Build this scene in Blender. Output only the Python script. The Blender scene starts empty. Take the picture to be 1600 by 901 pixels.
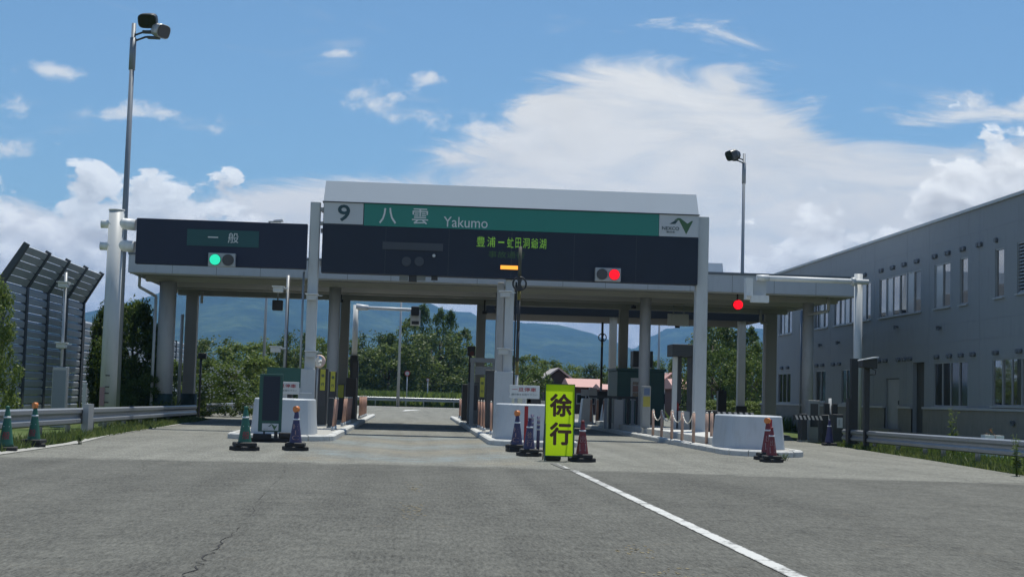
import bpy, math, random
from mathutils import Vector, Matrix
random.seed(7)
SC = bpy.context.scene
COL = SC.collection

# ------------------------------------------------------------------ camera
HC = 1.25
F_PX = 2300.0
ROLL = 0.0285
PITCH = math.radians(4.22)
YAW = math.radians(3.70)
fw = Vector((math.sin(YAW)*math.cos(PITCH), math.cos(YAW)*math.cos(PITCH), math.sin(PITCH)))
rt0 = Vector((math.cos(YAW), -math.sin(YAW), 0))
up0 = rt0.cross(fw)
rt = rt0*math.cos(ROLL) + up0*math.sin(ROLL)
up = up0*math.cos(ROLL) - rt0*math.sin(ROLL)
cam_data = bpy.data.cameras.new('camera')
cam = bpy.data.objects.new('camera', cam_data)
COL.objects.link(cam)
cam_data.sensor_width = 36.0
cam_data.lens = 36.0*F_PX/1600.0
cam_data.clip_start = 0.1
cam_data.clip_end = 60000
cam.matrix_world = Matrix(((rt.x, up.x, -fw.x, 0), (rt.y, up.y, -fw.y, 0), (rt.z, up.z, -fw.z, HC), (0, 0, 0, 1)))
SC.camera = cam

def at(px, py, Y):
    """surveyed point: photo pixel at a known distance Y along the lanes"""
    d = fw + rt*((px-800)/F_PX) - up*((py-450.5)/F_PX)
    t = Y/d.y
    return Vector((d.x*t, Y, HC+d.z*t))

def gx(px, Y, py=620):
    return at(px, py, Y).x

# ------------------------------------------------------------------ render settings
SC.render.engine = 'CYCLES'
SC.view_settings.view_transform = 'Standard'
SC.view_settings.look = 'None'
SC.view_settings.exposure = 0.12
SC.view_settings.gamma = 1.0
SC.cycles.use_denoising = True
SC.cycles.max_bounces = 6
SC.cycles.diffuse_bounces = 3
SC.cycles.volume_bounces = 0
SC.cycles.caustics_reflective = False
SC.cycles.caustics_refractive = False
SC.cycles.sample_clamp_indirect = 6.0

# ------------------------------------------------------------------ sun
SUN_DIR = Vector((0.13, 0.30, 1.0)).normalized()
SUN_EL = math.asin(SUN_DIR.z)
SUN_AZ = math.atan2(SUN_DIR.x, SUN_DIR.y)
sl = bpy.data.lights.new('sun', 'SUN')
sl.energy = 4.9
sl.angle = math.radians(0.6)
sl.color = (1.0, 0.955, 0.85)
sun = bpy.data.objects.new('sun', sl)
COL.objects.link(sun)
sun.rotation_euler = (-SUN_DIR).to_track_quat('-Z', 'Y').to_euler()

# ------------------------------------------------------------------ node helpers
class NT:
    def __init__(self, tree):
        self.t = tree
    def n(self, kind, **kw):
        nd = self.t.nodes.new(kind)
        for k, v in kw.items():
            setattr(nd, k, v)
        return nd
    def set(self, sock, v):
        if isinstance(v, bpy.types.NodeSocket):
            self.t.links.new(v, sock)
        else:
            sock.default_value = v
    def m(self, op, a, b=None, c=None, clamp=False):
        nd = self.n('ShaderNodeMath', operation=op, use_clamp=clamp)
        self.set(nd.inputs[0], a)
        if b is not None: self.set(nd.inputs[1], b)
        if c is not None: self.set(nd.inputs[2], c)
        return nd.outputs[0]
    def sstep(self, v, lo, hi):
        nd = self.n('ShaderNodeMapRange', interpolation_type='SMOOTHSTEP')
        self.set(nd.inputs['Value'], v)
        nd.inputs['From Min'].default_value = lo
        nd.inputs['From Max'].default_value = hi
        return nd.outputs[0]
    def noise(self, vec, scale, detail=4, rough=0.55, dist=0.0, lac=2.0):
        nd = self.n('ShaderNodeTexNoise')
        if vec is not None: self.set(nd.inputs['Vector'], vec)
        nd.inputs['Scale'].default_value = scale
        nd.inputs['Detail'].default_value = detail
        nd.inputs['Roughness'].default_value = rough
        nd.inputs['Distortion'].default_value = dist
        nd.inputs['Lacunarity'].default_value = lac
        return nd.outputs['Fac']
    def ramp(self, fac, stops, interp='LINEAR'):
        nd = self.n('ShaderNodeValToRGB')
        self.set(nd.inputs[0], fac)
        cr = nd.color_ramp
        cr.interpolation = interp
        while len(cr.elements) > 1:
            cr.elements.remove(cr.elements[-1])
        cr.elements[0].position = stops[0][0]
        cr.elements[0].color = c4(stops[0][1])
        for p, col in stops[1:]:
            e = cr.elements.new(p)
            e.color = c4(col)
        return nd.outputs['Color']
    def mix(self, fac, a, b):
        nd = self.n('ShaderNodeMix', data_type='RGBA')
        self.set(nd.inputs[0], fac)
        self.set(nd.inputs[6], a if isinstance(a, bpy.types.NodeSocket) else c4(a))
        self.set(nd.inputs[7], b if isinstance(b, bpy.types.NodeSocket) else c4(b))
        return nd.outputs[2]
    def comb(self, x, y, z):
        nd = self.n('ShaderNodeCombineXYZ')
        for i, v in enumerate((x, y, z)): self.set(nd.inputs[i], v)
        return nd.outputs[0]

def c4(c):
    if isinstance(c, (int, float)): return (c, c, c, 1)
    return (c[0], c[1], c[2], 1)

# ------------------------------------------------------------------ world: sky with clouds (by direction)
W = bpy.data.worlds.new('World')
SC.world = W
W.use_nodes = True
W.cycles.sampling_method = 'MANUAL'
W.cycles.sample_map_resolution = 512
w = NT(W.node_tree)
W.node_tree.nodes.clear()
out = w.n('ShaderNodeOutputWorld')
bg = w.n('ShaderNodeBackground')
bg.inputs['Strength'].default_value = 0.10
W.node_tree.links.new(bg.outputs[0], out.inputs['Surface'])
sky = w.n('ShaderNodeTexSky', sky_type='NISHITA')
sky.sun_disc = False
sky.sun_elevation = SUN_EL
sky.sun_rotation = SUN_AZ
sky.air_density = 1.0
sky.dust_density = 0.3
sky.ozone_density = 1.6
tc = w.n('ShaderNodeTexCoord')
dirv = tc.outputs['Generated']
sep = w.n('ShaderNodeSeparateXYZ')
w.set(sep.inputs[0], dirv)
dx, dy, dz = sep.outputs
DEG = 57.29578
az = w.m('MULTIPLY', w.m('ARCTAN2', dx, dy), DEG)
el = w.m('MULTIPLY', w.m('ARCSINE', dz), DEG)
azf = w.m('MULTIPLY_ADD', az, 1/360.0, 0.5)
def prof(pts):
    """elevation of a cloud bank's top as a function of azimuth (degrees)"""
    col = w.ramp(azf, [((a+180)/360.0, e/30.0) for a, e in pts], 'B_SPLINE' if False else 'LINEAR')
    s = w.n('ShaderNodeSeparateColor'); w.set(s.inputs[0], col)
    return w.m('MULTIPLY', s.outputs[0], 30.0)
flat = w.comb(az, w.m('MULTIPLY', el, 1.6), 0.0)
streak = w.comb(w.m('MULTIPLY_ADD', az, 0.55, w.m('MULTIPLY', el, 0.5)), w.m('MULTIPLY', el, 2.2), 3.0)
n_big = w.noise(flat, 0.16, 3, 0.55, 0.3)
n_str = w.noise(streak, 0.30, 8, 0.62, 0.6)
n_cum = w.noise(flat, 0.55, 6, 0.58, 0.15)
n_cum2 = w.noise(w.comb(az, w.m('MULTIPLY_ADD', el, 1.6, -0.55), 0.0), 0.55, 5, 0.58, 0.15)
n_sub = w.noise(flat, 1.6, 3, 0.6, 0.2)
def billow(v, scale):
    tot = None
    for k, (f_, a_) in enumerate(((1.0, 1.0), (2.15, 0.50), (4.7, 0.24), (10.0, 0.11))):
        o_ = w.m('MULTIPLY', w.m('ABSOLUTE', w.m('MULTIPLY_ADD', w.noise(v, scale*f_, 0, 0.5), 2.0, -1.0)), a_*1.6)
        tot = o_ if tot is None else w.m('ADD', tot, o_)
    return tot
wv = w.n('ShaderNodeVectorMath', operation='ADD')
w.set(wv.inputs[0], flat)
w.set(wv.inputs[1], w.comb(w.m('MULTIPLY', n_sub, 0.9), w.m('MULTIPLY', n_cum, 1.1), 0.0))
wv2 = w.n('ShaderNodeVectorMath', operation='ADD')
w.set(wv2.inputs[0], wv.outputs[0]); wv2.inputs[1].default_value = (0.2, 0.8, 0.0)
bil = billow(wv.outputs[0], 0.26)
bil2 = billow(wv2.outputs[0], 0.26)
# high stratiform sheet
b_hi = prof([(-180, 8), (-120, 11), (-70, 7), (-40, 9), (-22, 7.6), (-16, 6.6), (-10, 6.4), (-5.5, 7.6), (-1, 8.7), (2, 10.2), (4.4, 12.4), (8, 13.6), (12.2, 13.6),
             (13.4, 12.0), (16, 10.9), (20, 10.4), (24, 10.6), (40, 9), (80, 11), (130, 8), (180, 8)])
v_hi = w.m('ADD', w.m('SUBTRACT', b_hi, el), w.m('MULTIPLY_ADD', n_str, 7.0, -3.5))
m_hi = w.sstep(v_hi, -0.6, 1.1)
# low cumulus
b_lo = prof([(-180, 7), (-110, 9), (-60, 6), (-30, 7), (-18, 6.4), (-16, 6.0), (-14.5, 6.2), (-13.4, 7.7), (-12.2, 8.2), (-11.3, 7.5), (-10, 8.2), (-9, 7.7), (-7, 6.7), (-5, 5.4), (-2, 4.5), (6, 4.8), (12, 5.2),
             (14.6, 6.0), (15.6, 8.2), (16.6, 5.6), (18.5, 6.8), (20, 9.0), (22.5, 9.8), (25, 8.6), (50, 7), (100, 9), (140, 6), (180, 7)])
v_lo = w.m('ADD', w.m('SUBTRACT', b_lo, el), w.m('ADD', w.m('MULTIPLY_ADD', bil, 2.7, -1.15), w.m('MULTIPLY_ADD', n_cum, 1.6, -0.8)))
m_lo = w.sstep(v_lo, -0.12, 0.55)
# detached puffs and wisps
def blob(a, e, sa, se):
    x = w.m('DIVIDE', w.m('SUBTRACT', az, a), sa)
    y = w.m('DIVIDE', w.m('SUBTRACT', el, e), se)
    r = w.m('SQRT', w.m('ADD', w.m('MULTIPLY', x, x), w.m('MULTIPLY', y, y)))
    return w.m('SUBTRACT', 1.0, r)
puff = None
for a, e, sa, se in [(-1.2, 11.4, 1.6, 0.8), (0.2, 12.2, 1.0, .45), (2.2, 10.4, 2.2, .9), (4.3, 10.0, 2.0, .7), (-14.0, 11.5, 1.4, .35), (-16.8, 10.2, 2.2, .8), (-15.6, 8.6, 1.2, .5),
                     (22.6, 11.0, 2.5, .6), (-11.0, 10.2, 3.4, .45), (-3.3, 13.0, .7, .3), (-30, 13, 5, 1.4), (35, 14, 6, 1.6), (60, 18, 8, 3), (-55, 17, 7, 2.4), (95, 20, 9, 3), (-100, 22, 9, 4), (150, 18, 12, 4), (-150, 20, 12, 4)]:
    b = blob(a, e, sa, se)
    puff = b if puff is None else w.m('MAXIMUM', puff, b)
v_pf = w.m('ADD', puff, w.m('MULTIPLY_ADD', n_cum, 5.0, -2.75))
m_pf = w.m('MULTIPLY', w.sstep(v_pf, -0.1, 1.1), 0.8)
# wisps all over
m_ws = w.m('MULTIPLY', w.sstep(n_str, 0.55, 0.82), 0.26)
# brightness of the clouds
br_hi = w.m('MULTIPLY_ADD', n_big, 2.2, w.m('MULTIPLY_ADD', n_str, 2.8, 5.5))
lit = w.m('ADD', w.m('MULTIPLY', w.m('SUBTRACT', bil, bil2), 0.55), w.m('MULTIPLY', w.m('SUBTRACT', n_cum, n_cum2), 0.5))
br_lo = w.m('ADD', w.m('MULTIPLY_ADD', lit, 9.0, 9.8), w.m('MULTIPLY_ADD', n_sub, 2.6, -1.3))
br_lo = w.m('SUBTRACT', br_lo, w.m('MULTIPLY', w.sstep(v_lo, 0.2, 3.2), 2.6))
br_lo = w.m('MAXIMUM', w.m('MINIMUM', br_lo, 11.0), 5.8)
skc = w.mix(1.0, (0, 0, 0), sky.outputs[0])
tint = w.n('ShaderNodeMix', data_type='RGBA', blend_type='MULTIPLY')
w.set(tint.inputs[0], 1.0); w.set(tint.inputs[6], sky.outputs[0]); w.set(tint.inputs[7], (0.71, 0.91, 0.99, 1))
skyc = tint.outputs[2]
def ccol(b, k):
    nd = w.n('ShaderNodeVectorMath', operation='SCALE')
    nd.inputs[0].default_value = k
    w.set(nd.inputs['Scale'], b)
    return nd.outputs[0]
c = w.mix(m_ws, skyc, ccol(7.4, (1.0, 1.0, 0.965)))
c = w.mix(w.m('MULTIPLY', m_hi, w.m('MULTIPLY_ADD', n_str, 1.2, 0.36, clamp=True)), c, ccol(br_hi, (1.0, 1.0, 0.965)))
c = w.mix(m_pf, c, ccol(8.6, (1.0, 1.0, 0.97)))
c = w.mix(w.m('MULTIPLY', m_lo, 0.85), c, ccol(br_lo, (1.0, 1.0, 0.965)))
w.set(bg.inputs['Color'], c)

# ------------------------------------------------------------------ materials
MATS = {}
def mat(name, color, rough=0.6, metal=0.0, var=0.12, vscale=3.0, bump=0.0, bscale=40.0, dirt=0.0, dirtcol=(0.06, 0.05, 0.04), emit=None, estr=0.0, spec=0.5, ior=None, streak=0.0):
    if name in MATS: return MATS[name]
    m = bpy.data.materials.new(name)
    m.use_nodes = True
    t = NT(m.node_tree)
    b = m.node_tree.nodes['Principled BSDF']
    geo = t.n('ShaderNodeNewGeometry')
    pos = geo.outputs['Position']
    n1 = t.noise(pos, vscale, 5, 0.6)
    k = t.m('MULTIPLY_ADD', n1, 2*var, 1-var)
    nd = t.n('ShaderNodeVectorMath', operation='SCALE')
    nd.inputs[0].default_value = color
    t.set(nd.inputs['Scale'], k)
    colr = nd.outputs[0]
    if dirt > 0:
        mp = t.n('ShaderNodeMapping'); t.set(mp.inputs['Vector'], pos)
        mp.inputs['Scale'].default_value = (1, 1, 0.18 if streak else 1)
        n2 = t.noise(mp.outputs[0], 5.5, 7, 0.65)
        colr = t.mix(t.m('MULTIPLY', t.sstep(n2, 0.5, 0.75), dirt), colr, dirtcol)
    t.set(b.inputs['Base Color'], colr)
    b.inputs['Roughness'].default_value = rough
    b.inputs['Metallic'].default_value = metal
    b.inputs['Specular IOR Level'].default_value = spec
    if ior: b.inputs['IOR'].default_value = ior
    if bump > 0:
        bp = t.n('ShaderNodeBump'); bp.inputs['Strength'].default_value = bump
        bp.inputs['Distance'].default_value = 0.02
        t.set(bp.inputs['Height'], t.noise(pos, bscale, 4, 0.6))
        t.set(b.inputs['Normal'], bp.outputs[0])
    if emit:
        b.inputs['Emission Color'].default_value = c4(emit)
        b.inputs['Emission Strength'].default_value = estr
    MATS[name] = m
    return m

M_STEEL = mat('painted_grey_steel', (0.50, 0.53, 0.55), 0.45, 0, 0.06, 2, dirt=0.18, streak=1)
M_COLUMN = mat('column_paint', (0.44, 0.45, 0.46), 0.55, 0, 0.06, 2, dirt=0.25, streak=1)
M_POLE = mat('galvanised_pole', (0.36, 0.38, 0.40), 0.45, 0.5, 0.08, 3)
M_WHITE = mat('white_paint', (0.72, 0.74, 0.75), 0.5, 0, 0.05, 3, dirt=0.14, streak=1)
M_FASCIA = mat('fascia_panel', (0.50, 0.53, 0.57), 0.4, 0, 0.05, 0.8, dirt=0.12, streak=1)
M_COVER = mat('sign_cover_metal', (0.50, 0.55, 0.60), 0.4, 0, 0.05, 0.7)
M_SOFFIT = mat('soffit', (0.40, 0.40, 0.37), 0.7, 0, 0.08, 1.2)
M_DARK = mat('dark_display', (0.018, 0.026, 0.044), 0.5, 0, 0.15, 1.5, spec=0.3)
M_DARKB = mat('dark_display_bezel', (0.04, 0.05, 0.065), 0.5)
M_BLACK = mat('black_metal', (0.022, 0.024, 0.027), 0.5, 0, 0.2, 5)
M_RUBBER = mat('black_rubber', (0.018, 0.019, 0.02), 0.75, 0, 0.3, 9, bump=0.2, bscale=60)
M_GREEN = mat('sign_green', (0.010, 0.20, 0.165), 0.4, 0, 0.05, 1.5)
M_GREEN2 = mat('dark_green_plate', (0.010, 0.075, 0.062), 0.45, 0, 0.08, 2)
M_PANELW = mat('white_sign_panel', (0.50, 0.53, 0.57), 0.4, 0, 0.04, 2)
M_LETTER = mat('white_letter', (0.62, 0.66, 0.68), 0.5, 0, 0.02)
M_LETTERD = mat('dark_letter', (0.02, 0.06, 0.075), 0.5, 0, 0.02)
M_LETTERG = mat('logo_green', (0.05, 0.13, 0.06), 0.5, 0, 0.02)
M_LETTERR = mat('red_letter', (0.30, 0.03, 0.05), 0.5, 0, 0.02)
M_BROWN = mat('brown_letter', (0.085, 0.028, 0.012), 0.55, 0, 0.08, 12)
M_LED = mat('led_green', (0.02, 0.06, 0.01), 0.5, emit=(0.20, 0.48, 0.05), estr=0.45)
M_LEDDIM = mat('led_green_dim', (0.02, 0.04, 0.02), 0.5, emit=(0.10, 0.35, 0.08), estr=0.06)
M_ORANGE = mat('amber_lamp', (0.6, 0.25, 0.03), 0.4, emit=(1.0, 0.36, 0.04), estr=1.3)
M_RED = mat('red_lamp', (0.3, 0.0, 0.005), 0.4, emit=(1.0, 0.0, 0.010), estr=1.5)
M_GRN = mat('green_lamp', (0.02, 0.4, 0.28), 0.4, emit=(0.02, 0.80, 0.46), estr=0.85)
M_LENSOFF = mat('unlit_lens', (0.035, 0.04, 0.05), 0.3)
M_LENSDIM = mat('unlit_lens_grey', (0.045, 0.055, 0.072), 0.5)
M_SIGBOX = mat('signal_housing', (0.36, 0.39, 0.42), 0.5)
M_YELLOW = mat('fluorescent_yellow', (0.82, 0.97, 0.02), 0.6, 0, 0.05, 14)
M_YELLOW2 = mat('yellow_plate', (0.42, 0.42, 0.05), 0.5, 0, 0.08, 14)
M_CONE_R = mat('red_cone', (0.17, 0.022, 0.026), 0.5, 0, 0.15, 12, dirt=0.2)
M_CONE_P = mat('navy_cone', (0.045, 0.040, 0.105), 0.5, 0, 0.15, 12, dirt=0.2)
M_CONE_G = mat('green_cone', (0.020, 0.115, 0.078), 0.5, 0, 0.15, 12, dirt=0.2)
M_CONE_T = mat('cone_letter', (0.30, 0.20, 0.21), 0.6)
M_BAND = mat('reflective_band', (0.62, 0.66, 0.72), 0.4)
M_LAMPO = mat('orange_lens', (0.62, 0.20, 0.05), 0.35)
M_POSTO = mat('terracotta_post', (0.42, 0.24, 0.18), 0.5, 0, 0.15, 8)
M_CHAIN = mat('white_chain', (0.6, 0.58, 0.52), 0.5)
M_KERB = mat('kerb_concrete', (0.50, 0.51, 0.50), 0.8, 0, 0.12, 4, bump=0.2, bscale=50, dirt=0.4, dirtcol=(0.12, 0.12, 0.10))
M_SLAB = mat('island_concrete', (0.34, 0.34, 0.32), 0.85, 0, 0.14, 3, bump=0.2, dirt=0.4, dirtcol=(0.1, 0.1, 0.08))
M_WALL = mat('building_wall', (0.245, 0.265, 0.285), 0.75, 0, 0.05, 0.9, bump=0.15, bscale=30, dirt=0.32, dirtcol=(0.15, 0.16, 0.175), streak=1)
M_PLINTH = mat('plinth_concrete', (0.22, 0.21, 0.19), 0.85, 0, 0.14, 2.5, bump=0.3, bscale=40, dirt=0.35, dirtcol=(0.10, 0.09, 0.08), streak=1)
M_LEDGE = mat('ledge_metal', (0.34, 0.36, 0.39), 0.5)
M_FRAME = mat('window_frame', (0.30, 0.33, 0.36), 0.4, 0.3)
M_GLASS = mat('window_glass', (0.018, 0.024, 0.03), 0.03, 0, 0.2, 0.5, ior=2.8, spec=0.9)
M_BLIND = mat('window_with_blind', (0.36, 0.40, 0.43), 0.12, 0, 0.08, 0.6, spec=0.8)
M_DGLASS = mat('dark_glass', (0.01, 0.013, 0.017), 0.06, 0, 0.2, 0.5, ior=1.5)
M_DOOR = mat('grey_door', (0.24, 0.26, 0.28), 0.5)
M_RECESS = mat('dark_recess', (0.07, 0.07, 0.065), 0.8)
M_RAIL = mat('guardrail_steel', (0.29, 0.31, 0.335), 0.42, 0.55, 0.08, 1.5, dirt=0.12)
M_NBPANEL = mat('noise_panel', (0.40, 0.43, 0.47), 0.5, 0.3, 0.12, 1.5, dirt=0.3, streak=1)
M_NBPOST = mat('noise_post', (0.065, 0.075, 0.09), 0.6, 0.2)
M_MASTD = mat('mast_paint', (0.21, 0.24, 0.28), 0.5, 0.2)
M_BOOTH = mat('booth_green', (0.016, 0.075, 0.075), 0.5)
M_REDP = mat('red_paint', (0.33, 0.02, 0.025), 0.5)
M_CREAM = mat('cream', (0.55, 0.57, 0.46), 0.6)
M_ROOFP = mat('pink_roof', (0.50, 0.29, 0.26), 0.7, 0, 0.1, 1.0)
M_ROOFD = mat('grey_roof', (0.36, 0.33, 0.32), 0.7, 0, 0.1, 1.0)
M_HOUSED = mat('house_dark_wall', (0.10, 0.055, 0.05), 0.8)
M_BARK = mat('bark', (0.07, 0.055, 0.04), 0.9, 0, 0.3, 8)
M_LINE = mat('road_line_paint', (0.62, 0.63, 0.62), 0.7, 0, 0.10, 6)
M_CRACK = mat('crack', (0.022, 0.021, 0.02), 0.95)
M_GUN = mat('dull_yellow', (0.14, 0.12, 0.025), 0.6)

def worn_line():
    m = bpy.data.materials.new('worn_white_line')
    m.use_nodes = True
    t = NT(m.node_tree)
    b = m.node_tree.nodes['Principled BSDF']
    pos = t.n('ShaderNodeNewGeometry').outputs['Position']
    n1 = t.noise(pos, 3.0, 8, 0.7)
    n2 = t.noise(pos, 30.0, 4, 0.6)
    v = t.m('ADD', n1, t.m('MULTIPLY', n2, 0.45))
    sp = t.n('ShaderNodeSeparateXYZ'); t.set(sp.inputs[0], pos)
    ed = t.m('ABSOLUTE', t.m('SUBTRACT', sp.outputs[0], 2.845))
    v = t.m('ADD', v, t.m('MULTIPLY', t.sstep(ed, 0.045, 0.085), 0.26))
    v = t.m('ADD', v, t.m('MULTIPLY', t.sstep(sp.outputs[1], 14.0, 26.0), 0.10))
    k = t.sstep(v, 0.74, 0.93)
    t.set(b.inputs['Base Color'], t.mix(t.m('MULTIPLY', k, 0.95), (0.50, 0.51, 0.50), (0.095, 0.096, 0.09)))
    b.inputs['Roughness'].default_value = 0.8
    return m
M_WORN = worn_line()

def asphalt(name, base, tintcol, paint=False):
    m = bpy.data.materials.new(name)
    m.use_nodes = True
    t = NT(m.node_tree)
    b = m.node_tree.nodes['Principled BSDF']
    pos = t.n('ShaderNodeNewGeometry').outputs['Position']
    sp = t.n('ShaderNodeSeparateXYZ'); t.set(sp.inputs[0], pos)
    fine = t.noise(pos, 42, 3, 0.75)
    patch = t.noise(pos, 1.7, 6, 0.7, 0.6)
    mg = t.n('ShaderNodeMapping'); t.set(mg.inputs['Vector'], pos)
    mg.inputs['Scale'].default_value = (1.0, 0.16, 1.0)
    grit = t.noise(mg.outputs[0], 30, 3, 0.8)
    mid = t.noise(pos, 6, 5, 0.65)
    big = t.noise(pos, 0.35, 5, 0.6, 0.5)
    mp = t.n('ShaderNodeMapping'); t.set(mp.inputs['Vector'], pos)
    mp.inputs['Scale'].default_value = (1.3, 0.06, 1)
    trk = t.noise(mp.outputs[0], 1.2, 4, 0.6)
    k = t.m('ADD', t.m('MULTIPLY_ADD', fine, 2.4, -0.70), t.m('MULTIPLY_ADD', mid, 0.8, -0.225))
    k = t.m('ADD', k, t.m('MULTIPLY_ADD', patch, 0.8, -0.40))
    k = t.m('ADD', k, t.m('MULTIPLY_ADD', grit, 2.2, -1.10))
    k = t.m('ADD', k, t.m('MULTIPLY_ADD', big, 0.50, -0.25))
    k = t.m('ADD', k, t.m('MULTIPLY_ADD', trk, 0.8, -0.40))
    k = t.m('ADD', k, 0.33)
    nd = t.n('ShaderNodeVectorMath', operation='SCALE')
    nd.inputs[0].default_value = base
    if paint:
        yy = t.m('ADD', sp.outputs[1], t.m('ADD', t.m('MULTIPLY_ADD', patch, 1.6, -0.8), t.m('MULTIPLY', t.m('ABSOLUTE', t.m('SUBTRACT', sp.outputs[0], 0.5)), 0.12)))
        t.set(nd.inputs[0], t.mix(t.sstep(yy, 25.9, 26.9), (0.094, 0.095, 0.085), base))
    t.set(nd.inputs['Scale'], k)
    col = nd.outputs[0]
    # brown stains and old yellow paint flecks
    st = t.noise(pos, 1.1, 6, 0.7, 0.4)
    col = t.mix(t.m('MULTIPLY', t.sstep(st, 0.60, 0.80), 0.55), col, tintcol)
    # dark oil along the wheel paths
    oil = t.noise(mp.outputs[0], 2.6, 6, 0.65)
    col = t.mix(t.m('MULTIPLY', t.sstep(oil, 0.55, 0.80), 0.35), col, (base[0]*.55, base[1]*.55, base[2]*.55))
    if paint:
        # faded chevrons of blue and ochre on the ETC lane approach
        ax = t.m('ABSOLUTE', sp.outputs[0])
        ph = t.m('ADD', t.m('MULTIPLY', sp.outputs[1], 0.36), t.m('MULTIPLY', ax, -0.62))
        ph = t.m('ADD', ph, t.m('MULTIPLY', mid, 0.4))
        sn = t.m('SINE', t.m('MULTIPLY', ph, 2.6))
        inl = t.m('MULTIPLY', t.sstep(ax, 2.6, 1.9), t.m('MULTIPLY', t.sstep(sp.outputs[1], 26.6, 28), t.sstep(sp.outputs[1], 48, 42)))
        wear = t.sstep(t.noise(pos, 2.2, 6, 0.7), 0.38, 0.62)
        inl = t.m('MULTIPLY', inl, wear)
        col = t.mix(t.m('MULTIPLY', t.m('MULTIPLY', t.sstep(sn, 0.15, 0.8), inl), 0.32), col, (0.20, 0.29, 0.34))
        col = t.mix(t.m('MULTIPLY', t.m('MULTIPLY', t.sstep(sn, -0.35, -0.9), inl), 0.22), col, (0.34, 0.26, 0.14))
    t.set(b.inputs['Base Color'], col)
    b.inputs['Roughness'].default_value = 0.9
    b.inputs['Specular IOR Level'].default_value = 0.25
    bp = t.n('ShaderNodeBump'); bp.inputs['Strength'].default_value = 0.6
    bp.inputs['Distance'].default_value = 0.012
    t.set(bp.inputs['Height'], fine)
    t.set(b.inputs['Normal'], bp.outputs[0])
    return m
M_ASPH = asphalt('asphalt', (0.094, 0.095, 0.085), (0.125, 0.107, 0.075))
M_PAD = asphalt('worn_pavement', (0.166, 0.168, 0.149), (0.165, 0.142, 0.105), True)

def leafmat(name, c1, c2, dark=0.5):
    m = bpy.data.materials.new(name)
    m.use_nodes = True
    t = NT(m.node_tree)
    m.node_tree.nodes.clear()
    o = t.n('ShaderNodeOutputMaterial')
    geo = t.n('ShaderNodeNewGeometry')
    oi = t.n('ShaderNodeObjectInfo')
    n = t.noise(geo.outputs['Position'], 0.7, 4, 0.6)
    n = t.m('ADD', n, t.m('MULTIPLY_ADD', oi.outputs['Random'], 0.3, -0.15))
    n = t.m('ADD', n, t.m('MULTIPLY_ADD', geo.outputs['Random Per Island'], 0.5, -0.25))
    col = t.mix(t.sstep(n, 0.25, 0.8), c1, c2)
    d = t.n('ShaderNodeBsdfDiffuse'); t.set(d.inputs[0], col)
    tr = t.n('ShaderNodeBsdfTranslucent'); t.set(tr.inputs[0], col)
    g = t.n('ShaderNodeBsdfGlossy'); g.inputs['Roughness'].default_value = 0.5; g.inputs[0].default_value = (0.5, 0.5, 0.5, 1)
    mx = t.n('ShaderNodeMixShader'); mx.inputs[0].default_value = 0.42
    t.set(mx.inputs[1], d.outputs[0]); t.set(mx.inputs[2], tr.outputs[0])
    m2 = t.n('ShaderNodeMixShader'); m2.inputs[0].default_value = 0.04
    t.set(m2.inputs[1], mx.outputs[0]); t.set(m2.inputs[2], g.outputs[0])
    t.set(o.inputs[0], m2.outputs[0])
    return m
M_LEAF = leafmat('leaf_broad', (0.062, 0.105, 0.026), (0.180, 0.235, 0.056))
M_LEAFD = leafmat('leaf_dark', (0.045, 0.078, 0.026), (0.130, 0.175, 0.046))
M_LEAFY = leafmat('leaf_bright', (0.070, 0.120, 0.026), (0.175, 0.230, 0.055))
M_GRASS = leafmat('grass_blade', (0.060, 0.105, 0.024), (0.155, 0.190, 0.060))
M_FLOWER = mat('white_flower', (0.7, 0.7, 0.66), 0.7)

# ------------------------------------------------------------------ mesh helpers
ROOT = {}
def thing(name, label=None, cat=None, loc=(0, 0, 0), group=None, kind=None):
    o = bpy.data.objects.new(name, None)
    COL.objects.link(o)
    o.empty_display_size = 0.2
    o.location = loc
    ROOT[o.name] = Vector(loc)
    tag(o, label, cat, group, kind)
    return o
def tag(o, label=None, cat=None, group=None, kind=None):
    if label: o['label'] = label
    if cat: o['category'] = cat
    if group: o['group'] = group
    if kind: o['kind'] = kind
    return o
def origin_of(p):
    while p.parent is not None: p = p.parent
    return ROOT.get(p.name, Vector((0, 0, 0)))

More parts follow.
